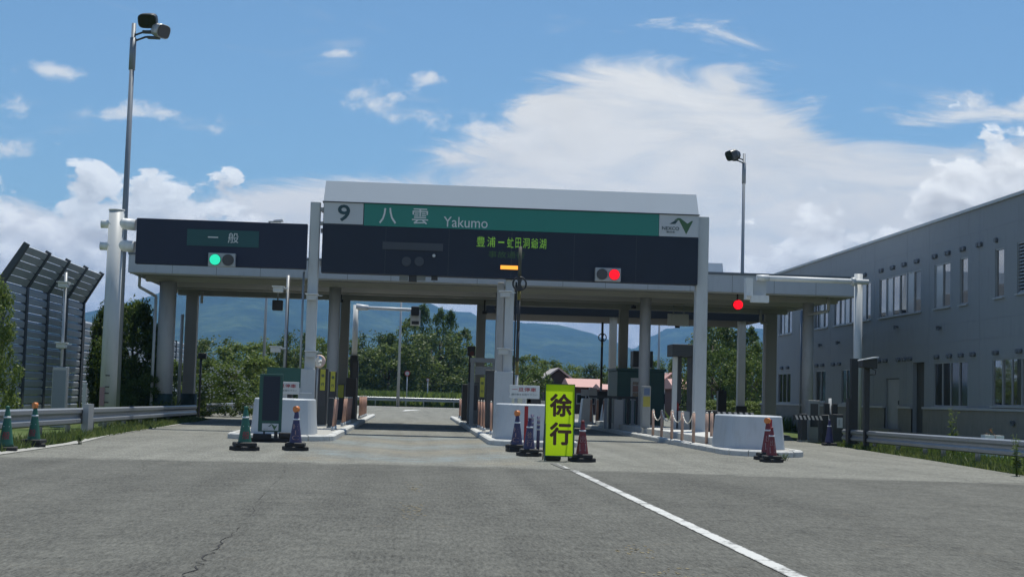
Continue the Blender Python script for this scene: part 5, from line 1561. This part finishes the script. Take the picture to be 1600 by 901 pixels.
# far-right lane machines
machine(1253, 1262, 646, 50.4, 'dark slim machine left of the far right barrier arm', sub=False, zb=0)
machine(1264, 1281, 625, 51.5, 'grey lane machine with small screen behind the far right barrier arm', m=mat('machine_silver', (0.26, 0.28, 0.29), 0.45), zb=0)
machine(1302, 1318, 647, 49.0, 'dark box at the end of the right guardrail', zb=0, sub=False)
x = gx(1297, 49.5)
sp_ = thing('lane_post', 'grey lane post with twin black boxes by the far right barrier', 'post', (x, 49.5, 0))
MB().tube((x, 49.5, 0), (x, 49.5, at(1297, 622, 49.5).z), .05).build('post', M_STEEL, sp_)
for s in (-1, 1): MB().box(x+s*.14-.09, x+s*.14+.09, 49.35, 49.5, at(1297, 647, 49.5).z, at(1297, 630, 49.5).z).build('box', M_BLACK, sp_, bevel=.01)
nt = thing('white_notice', 'small white notice on the dark box beside the right guardrail', 'notice', (gx(1312, 48.8), 48.8, .5))
MB().box(gx(1308, 48.8), gx(1316.5, 48.8), 48.75, 48.78, at(1312, 668, 48.8).z, at(1312, 652, 48.8).z).build('plate', M_PANELW, nt)
MB().box(gx(1310, 48.8), gx(1312, 48.8), 48.742, 48.75, at(1312, 664, 48.8).z, at(1312, 655, 48.8).z).build('mark', M_POLE, nt)
x = gx(1296.5, 46.5); cone(x, 46.5, M_CONE_P, [], 'navy cone standing by the far right barrier machines', txt=False, bases=1)
tb = thing('tree_bollard', 'black hooded bollard lamp left of the right canopy column', 'bollard', (gx(1104, 75), 75, 0))
X = gx(1128, 70)
MB().box(X-.2, X+.2, 69.9, 70.3, 0, at(1128, 610, 70).z).build('post', M_BLACK, tb)
MB().tube((X, 70, at(1128, 610, 70).z), (X+.1, 70, at(1128, 608, 70).z), .05).build('hook', M_BLACK, tb)
# white buckets with plant by the building
q = at(1553, 684, 38.5)
bkt = thing('planter_box', 'white crate with a dry plant behind the right guardrail', 'planter', (q.x, 38.5, 0))
MB().box(q.x-.28, q.x-.02, 38.4, 38.7, 0, q.z+.08).box(q.x+.04, q.x+.26, 38.45, 38.75, 0, q.z+.07).build('crates', M_WHITE, bkt)

# rear road signs
def round_sign(px, py, Y, r, label, face_m, post_b):
    c_ = at(px, py, Y)
    t = thing('road_sign', label, 'road sign', (c_.x, Y, 0), 'small road signs beyond the gate')
    MB().tube((c_.x, Y, 0), (c_.x, Y, c_.z), .06, n=8).build('post', M_POLE, t)
    MB().tube((c_.x, Y-.07, c_.z), (c_.x, Y-.10, c_.z), r, n=24).build('rim', M_REDP, t)
    MB().tube((c_.x, Y-.10, c_.z), (c_.x, Y-.12, c_.z), r*.72, n=24).build('disc', face_m, t)
round_sign(636.5, 583, 150, .28, 'round road sign on a post before the poplars', M_POLE, 0)
round_sign(668.5, 593, 155, .18, 'small red-rimmed road sign in the dark of the poplars', M_STEEL, 0)
p = at(364, 583, 72)
ws = thing('info_board', 'small brown sign with a white top in the meadow at the left', 'sign', (p.x, 72, 0))
MB().box(p.x-.22, p.x+.22, 72, 72.05, p.z-.3, p.z+.1).build('plate', mat('rusty_plate', (0.16, 0.08, 0.05), 0.8), ws)
MB().box(p.x-.24, p.x+.24, 71.95, 72.1, p.z+.105, p.z+.16).build('hood', M_WHITE, ws)
MB().box(p.x-.03, p.x+.03, 72.06, 72.1, 0, p.z).build('post', M_POLE, ws)
p = at(318, 556, 66)
bc = thing('black_camera', 'small black camera on a dark post left of the meadow', 'camera', (p.x, 66, 0))
MB().box(p.x-.2, p.x+.15, 65.7, 66.1, p.z-.12, p.z+.12).build('body', M_BLACK, bc, bevel=.02)
MB().tube((p.x-.1, 66, 0), (p.x-.1, 66, p.z), .05).build('post', M_BLACK, bc)

# ================================================================== FAR HOUSES
def house(px0, px1, py_e, py_r, Y, dep, label, wallm, roofm, gable=False):
    a = at(px0, py_e, Y); b = at(px1, py_e, Y); r = at(px0, py_r, Y+dep/2)
    h = thing('house', label, 'house', ((a.x+b.x)/2, Y, 0), 'houses beyond the gate')
    ze = max(a.z, .8); zr = r.z
    if not gable:
        MB().box(a.x, b.x, Y, Y+dep, 0, ze).build('wall', wallm, h)
        MB().loft([[(a.x-.4, Y-.4, ze-.05), (b.x+.4, Y-.4, ze-.05), (b.x+.4, Y+dep+.4, ze-.05), (a.x-.4, Y+dep+.4, ze-.05)], [(a.x-.4, Y+dep*.45, zr), (b.x+.4, Y+dep*.45, zr), (b.x+.4, Y+dep*.55, zr), (a.x-.4, Y+dep*.55, zr)]]).build('roof', roofm, h)
    else:
        xm = (a.x+b.x)/2
        MB().prism([(a.x, 0), (b.x, 0), (b.x, ze), (xm, zr-.1), (a.x, ze)], Y, Y+dep, 'y').build('wall', wallm, h)
        MB().prism([(a.x-.5, ze-.25), (xm, zr), (xm, zr+.14), (a.x-.6, ze-.12)], Y-.5, Y+dep+.5, 'y').build('roof_slope', roofm, h)
        MB().prism([(xm, zr), (b.x+.5, ze-.25), (b.x+.6, ze-.12), (xm, zr+.14)], Y-.5, Y+dep+.5, 'y').build('roof_slope', roofm, h)
    for k in range(2):
        xx = a.x+(b.x-a.x)*(.3+.35*k)
        w_ = MB().box(xx-.4, xx+.4, Y-.04, Y, ze*.35, ze*.75).build('window', M_FRAME, h)
        MB().box(xx-.34, xx+.34, Y-.055, Y-.042, ze*.4, ze*.7).build('pane', M_DGLASS, w_)
    return h
house(896, 937, 603, 591, 125, 7, 'long house with a pink-red roof beyond the right lane', M_HOUSED, M_ROOFP)
house(946, 985, 607, 600, 118, 6, 'pink-roofed shed right of the long pink-roofed house', M_HOUSED, M_ROOFP)
house(851, 893, 594, 577, 132, 8, 'dark gabled house with grey roof behind the yellow sign', mat('house_black', (0.04, 0.035, 0.035), 0.8), M_ROOFD, True)
house(1036, 1062, 600, 585, 120, 6, 'white gabled house seen beside the toll booth', mat('house_white', (0.5, 0.5, 0.5), 0.8), M_ROOFP, True)
house(1060, 1084, 606, 592, 112, 6, 'pink-roofed house seen through the narrow booth', M_HOUSED, M_ROOFP)
# fence-like white rails behind the middle island
wr = thing('white_rails', 'white low railing behind the middle barrier, left of the yellow sign', 'railing', (gx(845, 75), 75, 0))
for py in (626.5, 630):
    z = at(845, py, 75).z
    MB().box(gx(834, 75), gx(862, 75), 75, 75.05, z-.06, z+.04).build('rail', M_WHITE, wr)
for px in (836, 843, 850, 858): MB().box(gx(px, 75)-.05, gx(px, 75)+.05, 75.06, 75.12, 0, at(px, 627, 75).z).build('post', M_WHITE, wr)

# ================================================================== VEGETATION
def crown_mesh(name, seed, kind, n_clumps, leaves, leaf, m):
    """unit crown: x,y in -0.5..0.5, z 0..1, built from leaf-sized faces gathered in clumps"""
    r = random.Random(seed)
    vs = []; fs = []
    cl = []
    while len(cl) < n_clumps:
        a = r.uniform(0, 6.283); z = r.random()
        if kind == 'round': R = .5*math.sin(math.pi*min(.97, max(.06, z*.86+.09)))**.6
        elif kind == 'poplar': R = .5*(.30+.9*(1-z))*min(1, .35+z*3.0) if z < .6 else .5*.62*((1-z)/.4)**.65
        else: R = .5*math.sqrt(max(.02, 1-z*z*.9))
        k = math.sqrt(r.uniform(.25, 1.0))
        cl.append((R*k*math.cos(a)*r.uniform(.85, 1.08), R*k*math.sin(a)*r.uniform(.85, 1.08), z*r.uniform(.95, 1.02), r.uniform(.05, .115)*(1.1-.45*z if kind == 'poplar' else 1)))
    for (cx, cy, cz, cr) in cl:
        for _ in range(leaves):
            d_ = Vector((r.gauss(0, 1), r.gauss(0, 1), r.gauss(0, .9))).normalized()
            q = cr*r.uniform(.35, 1.12)
            p = Vector((cx, cy, cz))+d_*q
            nn = (d_*.7+Vector((r.gauss(0, .6), r.gauss(0, .6), r.gauss(.3, .6)))).normalized()
            u = nn.orthogonal().normalized(); v = nn.cross(u)
            a = r.uniform(0, 6.283); u2 = u*math.cos(a)+v*math.sin(a); v2 = nn.cross(u2)
            l = leaf*r.uniform(.6, 1.35)
            o = len(vs)
            vs += [p-u2*l*.5, p+v2*l*.33, p+u2*l*.6, p-v2*l*.33]
            fs.append((o, o+1, o+2, o+3))
    me = bpy.data.meshes.new(name)
    me.from_pydata([tuple(p) for p in vs], [], fs)
    me.materials.append(m)
    me.update()
    return me
def trunk_mesh(seed):
    r = random.Random(seed)
    mb = MB()
    mb.tube((0, 0, -.05), (.01, 0, .45), .028, .018, 8).tube((.01, 0, .45), (0, .01, .85), .018, .006, 7)
    for i in range(6):
        z = r.uniform(.25, .6); a = r.uniform(0, 6.28); l = r.uniform(.18, .32)
        mb.tube((0, 0, z), (l*math.cos(a), l*math.sin(a), z+l*.8), .010, .004, 6)
    return mb.mesh('trunk', M_BARK)
TR = [trunk_mesh(1), trunk_mesh(2)]
CR_ = {
    'round_a': crown_mesh('crown_round_a', 11, 'round', 95, 62, .034, M_LEAF),
    'round_b': crown_mesh('crown_round_b', 12, 'round', 85, 66, .035, M_LEAF),
    'round_d': crown_mesh('crown_round_d', 13, 'round', 95, 62, .034, M_LEAFD),
    'poplar_a': crown_mesh('crown_poplar_a', 14, 'poplar', 120, 50, .030, M_LEAF),
    'poplar_b': crown_mesh('crown_poplar_b', 15, 'poplar', 110, 52, .031, M_LEAF),
    'bush_a': crown_mesh('crown_bush_a', 16, 'bush', 95, 70, .037, M_LEAFY),
    'bush_b': crown_mesh('crown_bush_b', 17, 'bush', 90, 70, .038, M_LEAF),
    'near_a': crown_mesh('crown_near_a', 18, 'round', 260, 95, .033, M_LEAFY),
    'near_b': crown_mesh('crown_near_b', 19, 'bush', 150, 95, .026, M_LEAFY),
}
rv = random.Random(21)
def tree(name, label, cat, px, Y, w_, h, kind, group, z0=0.0, lift=.12, px_is_x=False):
    X = px if px_is_x else gx(px, Y)
    t = thing(name, label, cat, (X, Y, z0), group)
    if cat != 'bush':
        o = bpy.data.objects.new('trunk', TR[rv.randint(0, 1)]); COL.objects.link(o); o.parent = t; o.scale = (h*.8, h*.8, h*.9)
    c_ = bpy.data.objects.new('crown', CR_[kind]); COL.objects.link(c_); c_.parent = t
    c_.location = (0, 0, h*lift); c_.scale = (w_, w_*.9, h*(1-lift)); c_.rotation_euler.z = rv.uniform(0, 6.28)
    return t
# near left vegetation
tree('roadside_bush', 'leafy bright green bush at the left photo edge before the noise barrier', 'bush', -32, 43, 2.7, 4.1, 'near_b', 'roadside bushes', lift=0)
tree('roadside_tree', 'rounded green tree behind the thick sign post', 'tree', 203, 57, 2.9, 4.3, 'near_a', 'roadside trees', lift=.02)
tree('roadside_tree', 'green tree left of the thick sign post before the low noise wall', 'tree', 163, 58.5, 1.6, 4.3, 'near_a', 'roadside trees', lift=.02)
tree('roadside_bush', 'small shrub below the rounded tree by the thick sign post', 'bush', 225, 55, 2.4, 1.7, 'near_b', 'roadside bushes', lift=0)
tree('roadside_bush', 'shrub between the two left canopy columns', 'bush', 282, 70, 2.6, 2.4, 'bush_a', 'roadside bushes', lift=0)
tree('meadow_shrub', 'pale flowering shrub in the meadow left of the green board', 'bush', 345, 68, 3.2, 2.2, 'near_b', 'meadow shrubs', lift=0)
tree('meadow_shrub', 'yellow-green shrub behind the dark green board', 'bush', 405, 80, 4.0, 2.9, 'bush_a', 'meadow shrubs', lift=0)
tree('meadow_shrub', 'dark green shrub behind the pale flowering shrub', 'bush', 372, 88, 4.5, 2.8, 'bush_b', 'meadow shrubs', lift=0)
tree('meadow_shrub', 'green shrub right of the second left canopy column', 'bush', 318, 78, 3.0, 2.7, 'bush_b', 'meadow shrubs', lift=0)
tree('meadow_shrub', 'light green shrub below the left treeline', 'bush', 440, 96, 5.0, 2.6, 'bush_a', 'meadow shrubs', lift=0)
fb = MB(); rf = random.Random(3)
cxs = gx(350, 67.2)
for i in range(150):
    a = rf.uniform(0, 6.28); z = rf.uniform(.8, 2.3); R = 1.5*math.sqrt(max(.05, 1-(z/2.5)**2))*rf.uniform(.7, 1.1)
    x = cxs+R*math.cos(a); y = 67.6-abs(R*math.sin(a)); s = rf.uniform(.025, .06)
    fb.add([(x-s, y, z), (x, y-s*.4, z-s*.7), (x+s, y, z), (x, y, z+s*.7)], [(0, 1, 2, 3)])
struct('shrub_blossom', fb, M_FLOWER, 'stuff'); tag(bpy.data.objects['shrub_blossom'], 'tiny white blossom over the flowering meadow shrub', 'blossom')
# treeline behind the left lane
labs = ['leftmost tree of the row behind the left lane', 'tall bushy tree of the row behind the left columns', 'broad tree above the meadow shrubs', 'rounded tree above the dark green board', 'tree behind the slim sensor pole', 'dark tree left of the left gate post', 'tree between gate post and canopy column', 'tree behind the left camera arm', 'dark pointed tree right of the camera arm post', 'tree left of the poplars']
for k, (px, Y, top, wpx, kd) in enumerate([(235, 100, 548, 70, 'round_a'), (330, 112, 528, 80, 'round_d'), (375, 106, 538, 85, 'round_a'), (420, 118, 535, 70, 'round_b'), (458, 102, 520, 60, 'round_d'), (486, 110, 528, 55, 'round_a'), (510, 98, 532, 50, 'round_b'), (545, 172, 528, 70, 'round_d'), (580, 178, 521, 66, 'round_d'), (606, 172, 540, 80, 'round_a')]):
    h = at(px, top, Y).z
    tree('field_tree', labs[k], 'tree', px, Y, wpx/F_PX*Y*1.6, h, kd, 'trees beyond the left lanes', lift=.0)
# poplar clump
for k, (px, Y, top, wpx, kd) in enumerate([(606, 176, 522, 80, 'poplar_b'), (636, 178, 496, 84, 'poplar_a'), (657, 182, 478, 70, 'poplar_b'), (684, 179, 484, 72, 'poplar_a'), (700, 184, 487, 60, 'poplar_b'), (722, 181, 515, 76, 'poplar_a'), (742, 186, 545, 64, 'poplar_b'), (672, 172, 520, 130, 'round_d')]):
    h = at(px, top, Y).z
    tree('poplar', ['low poplar at the left end of the clump beyond the centre lane', 'tall poplar left of the camera box', 'tallest poplar, just right of the camera box', 'pointed poplar in the middle of the clump', 'narrow poplar right of the middle of the clump', 'shorter poplar stepping down on the right of the clump', 'lowest poplar at the right end of the clump', 'broad dark poplar in front of the clump'][k], 'tree', px, Y, wpx/F_PX*Y*1.25, h, kd, 'poplar clump beyond the centre lane', lift=.02)
# middle trees and right trees
labs = ['green tree right of the middle gate post', 'bushy tree above the white notice plate', 'tree behind the dark gabled house', 'tree between the gabled house and the pink roof', 'round dark tree behind the second marker pole', 'tree right of the second marker pole', 'tree behind the green booth', 'tree behind the narrow booth']
for k, (px, Y, top, wpx, kd) in enumerate([(765, 128, 568, 44, 'round_b'), (815, 118, 556, 70, 'round_a'), (850, 142, 562, 60, 'round_a'), (888, 150, 571, 60, 'round_b'), (932, 138, 569, 54, 'round_d'), (975, 150, 572, 60, 'round_a'), (1022, 130, 562, 60, 'round_b'), (1066, 122, 560, 60, 'round_a')]):
    h = at(px, top, Y).z
    tree('field_tree', labs[k], 'tree', px, Y, wpx/F_PX*Y*1.4, h, kd, 'trees beyond the right lanes', lift=.03)
for k, (px, Y, top, wpx, kd, nm) in enumerate([(1112, 104, 503, 74, 'round_d', 'dark tall tree just right of the right gate post'), (1140, 110, 506, 74, 'round_d', 'dark tall tree left of the white rear column'), (1172, 108, 512, 52, 'poplar_a', 'pointed dark tree right of the white rear column'), (1188, 98, 536, 64, 'round_a', 'brighter green tree beside the building corner'), (1125, 92, 545, 60, 'round_b', 'mid green tree in front of the dark tall trees'), (1165, 90, 560, 50, 'round_b', 'low mid green tree in front of the pointed tree')]):
    h = at(px, top, Y).z
    tree('yard_tree', nm, 'tree', px, Y, wpx/F_PX*Y*1.7, h, kd, 'trees beside the building', lift=.0)
for k, (px, Y) in enumerate(((1110, 84), (1145, 82), (1180, 83))):
    tree('hedge_bush', ['low hedge bush by the right gate post', 'low hedge bush behind the right white barrier', 'low hedge bush by the building corner column'][k], 'bush', px, Y, 3.0, 1.35, 'bush_a', 'low hedge beside the right lanes', lift=0)

# a far-off wood that reads as one mass
rw2 = random.Random(31)
vs = []; fs = []
src = CR_['round_d']
base_v = [v.co.copy() for v in src.vertices]; base_f = [tuple(p.vertices) for p in src.polygons]
for i in range(64):
    Y = rw2.uniform(185, 330)
    X = rw2.uniform(-.36, .40)*Y + .03*Y
    h = rw2.uniform(.016, .026)*Y*1.1; w_ = h*rw2.uniform(1.3, 2.1)
    a = rw2.uniform(0, 6.28); ca, sa = math.cos(a), math.sin(a)
    o = len(vs)
    step = 1
    k = 0
    for f_ in base_f[::3]:
        for idx in f_:
            p = base_v[idx]
            vs.append((X+(p.x*ca-p.y*sa)*w_, Y+(p.x*sa+p.y*ca)*w_, p.z*h))
        n_ = len(vs); fs.append((n_-4, n_-3, n_-2, n_-1))
me = bpy.data.meshes.new('distant_woodland'); me.from_pydata(vs, [], fs); me.materials.append(M_LEAFD); me.update()
o = bpy.data.objects.new('distant_woodland', me); COL.objects.link(o); tag(o, 'distant dark woodland along the foot of the mountains', 'woodland', kind='stuff')

# grass: blades as stuff
def grass(name, label, area, n, h0, h1, m=M_GRASS, seed=1, wd=.012):
    r = random.Random(seed)
    vs = []; fs = []
    for _ in range(n):
        x, y, z = area(r)
        h = r.uniform(h0, h1); a = r.uniform(0, 6.28); w_ = wd*r.uniform(.7, 1.6)*(1+y/60)
        lx, ly = r.gauss(0, .35)*h, r.gauss(0, .35)*h
        o = len(vs)
        vs += [(x-w_*math.cos(a), y-w_*math.sin(a), z), (x+w_*math.cos(a), y+w_*math.sin(a), z), (x+lx, y+ly, z+h)]
        fs.append((o, o+1, o+2))
    me = bpy.data.meshes.new(name); me.from_pydata(vs, [], fs); me.materials.append(m); me.update()
    o = bpy.data.objects.new(name, me); COL.objects.link(o)
    return tag(o, label, 'grass', kind='stuff')
def edge_r(y): return 12.05+(y-28.6)*.085 if y > 28.6 else 12.0
def a1(r):
    y = r.uniform(24, 48); u = r.random()
    clump = .6+.4*math.sin(y*2.3)*math.sin(y*.9+1)
    return edge_r(y)+.15+u*(1.7)*1.0, y, -.055
grass('verge_grass', 'green grass strip under the right guardrail', a1, 26000, .05, .20, seed=2)
def a1b(r):
    y = r.uniform(24, 50); return edge_r(y)+.6+abs(r.gauss(0, 1.2)), y, -.055
grass('verge_weeds', 'taller weeds along the right guardrail', a1b, 4000, .12, .26, M_LEAFY, seed=5, wd=.018)
def a2(r):
    y = r.uniform(27, 60); e_ = -7.25-(max(y, 30)-30)*.03
    return e_-.12-abs(r.gauss(0, .55)), y, -.055
grass('left_verge_grass', 'grass and weeds below the left guardrail', a2, 12000, .06, .26, seed=3)
def a3(r):
    y = r.uniform(60, 115); return -9.7-(y-60)*.02-abs(r.gauss(0, 6)), y, -.055
grass('meadow_grass', 'tall meadow grass beyond the canopy columns', a3, 30000, .3, .95, M_GRASS, seed=4, wd=.03)
def a4(r):
    x = r.uniform(-14, 24); return x, 151+max(0, x)*.5+abs(r.gauss(0, 7)), .0
grass('far_bank_grass', 'bright grass bank behind the far guardrail', a4, 22000, .5, 1.7, M_LEAFY, seed=6, wd=.06)
def a5(r):
    y = r.uniform(72, 100); return 18.0+r.uniform(-.5, 12), y, -.055
grass('yard_grass', 'grass beside the trees at the building corner', a5, 14000, .3, .9, M_LEAFY, seed=7, wd=.04)
# weeds
def weed(x, y, h, n, label, seed, m=M_LEAFY):
    r = random.Random(seed)
    t = thing('weed', label, 'weed', (x, y, 0), 'roadside weeds')
    st = MB(); lv = MB()
    for i in range(n):
        a = r.uniform(0, 6.28); l = r.uniform(.03, .14); hh = h*r.uniform(.6, 1)
        tx, ty = x+l*math.cos(a), y+l*math.sin(a)
        st.tube((x+r.gauss(0, .03), y+r.gauss(0, .03), -.05), (tx, ty, hh), .006, .003, 5)
        for k in range(14):
            z = hh*r.uniform(.2, 1.02); b = r.uniform(0, 6.28); q = .11*h*(1.2-z/h)*r.uniform(.6, 1.5)+.02
            px_, py2 = x+(tx-x)*z/hh, y+(ty-y)*z/hh
            c_, s_ = math.cos(b), math.sin(b)
            lv.add([(px_, py2, z), (px_+c_*q*.5-s_*q*.22, py2+s_*q*.5+c_*q*.22, z+q*.2), (px_+c_*q, py2+s_*q, z+q*.05), (px_+c_*q*.5+s_*q*.22, py2+s_*q*.5-c_*q*.22, z+q*.2)], [(0, 1, 2, 3)])
    st.build('stem', M_LEAFY, t); lv.build('leaves', m, t)
x, y = g0(121, 694); weed(x, y, .36, 9, 'pale weed growing at the left kerb edge before the guardrail', 1)
x, y = g0(1228, 720); weed(x, y, .18, 12, 'small grass tuft at the tip of the right island', 2)
x, y = 13.15, 33.2; weed(gx(1491, 38), 38, 1.35, 5, 'slim upright weed behind the right guardrail', 3)
weed(gx(1589, 28.2), 28.2, .85, 7, 'leafy tall weed in front of the right guardrail at the photo edge', 4)
weed(gx(1551, 38.4), 38.6, 1.0, 4, 'dry reddish plant above the white crate', 6, mat('dry_leaf', (0.20, 0.09, 0.04), 0.9))
x, y = g0(190, 672); weed(x, y, .25, 10, 'grass tuft at the foot of the thick sign post', 7)
# pale concrete gutter strip at the left road edge
struct('gutter_strip', MB().add([(-7.45, 26, .012), (-7.12, 26, .012), (-7.1, 32, .012), (-7.6, 38, .012), (-7.8, 46, .012), (-7.88, 54, .012), (-8.1, 54, .012), (-8.0, 46, .012), (-7.85, 38, .012), (-7.35, 32, .012)], [(0, 1, 2, 9), (9, 2, 3, 8), (8, 3, 4, 7), (7, 4, 5, 6)]), M_SLAB)

# ================================================================== HAZE
hz = MB().box(-4800, 5200, -390, 8600, -4, 500)
hm = bpy.data.materials.new('haze_air')
hm.use_nodes = True
hm.node_tree.nodes.clear()
ho = hm.node_tree.nodes.new('ShaderNodeOutputMaterial')
hv = hm.node_tree.nodes.new('ShaderNodeVolumePrincipled')
hv.inputs['Color'].default_value = (0.24, 0.52, 1.0, 1)
hv.inputs['Density'].default_value = 0.00014
hv.inputs['Anisotropy'].default_value = 0.0
hm.node_tree.links.new(hv.outputs[0], ho.inputs['Volume'])
h_ = hz.build('haze', hm)
h_['kind'] = 'stuff'
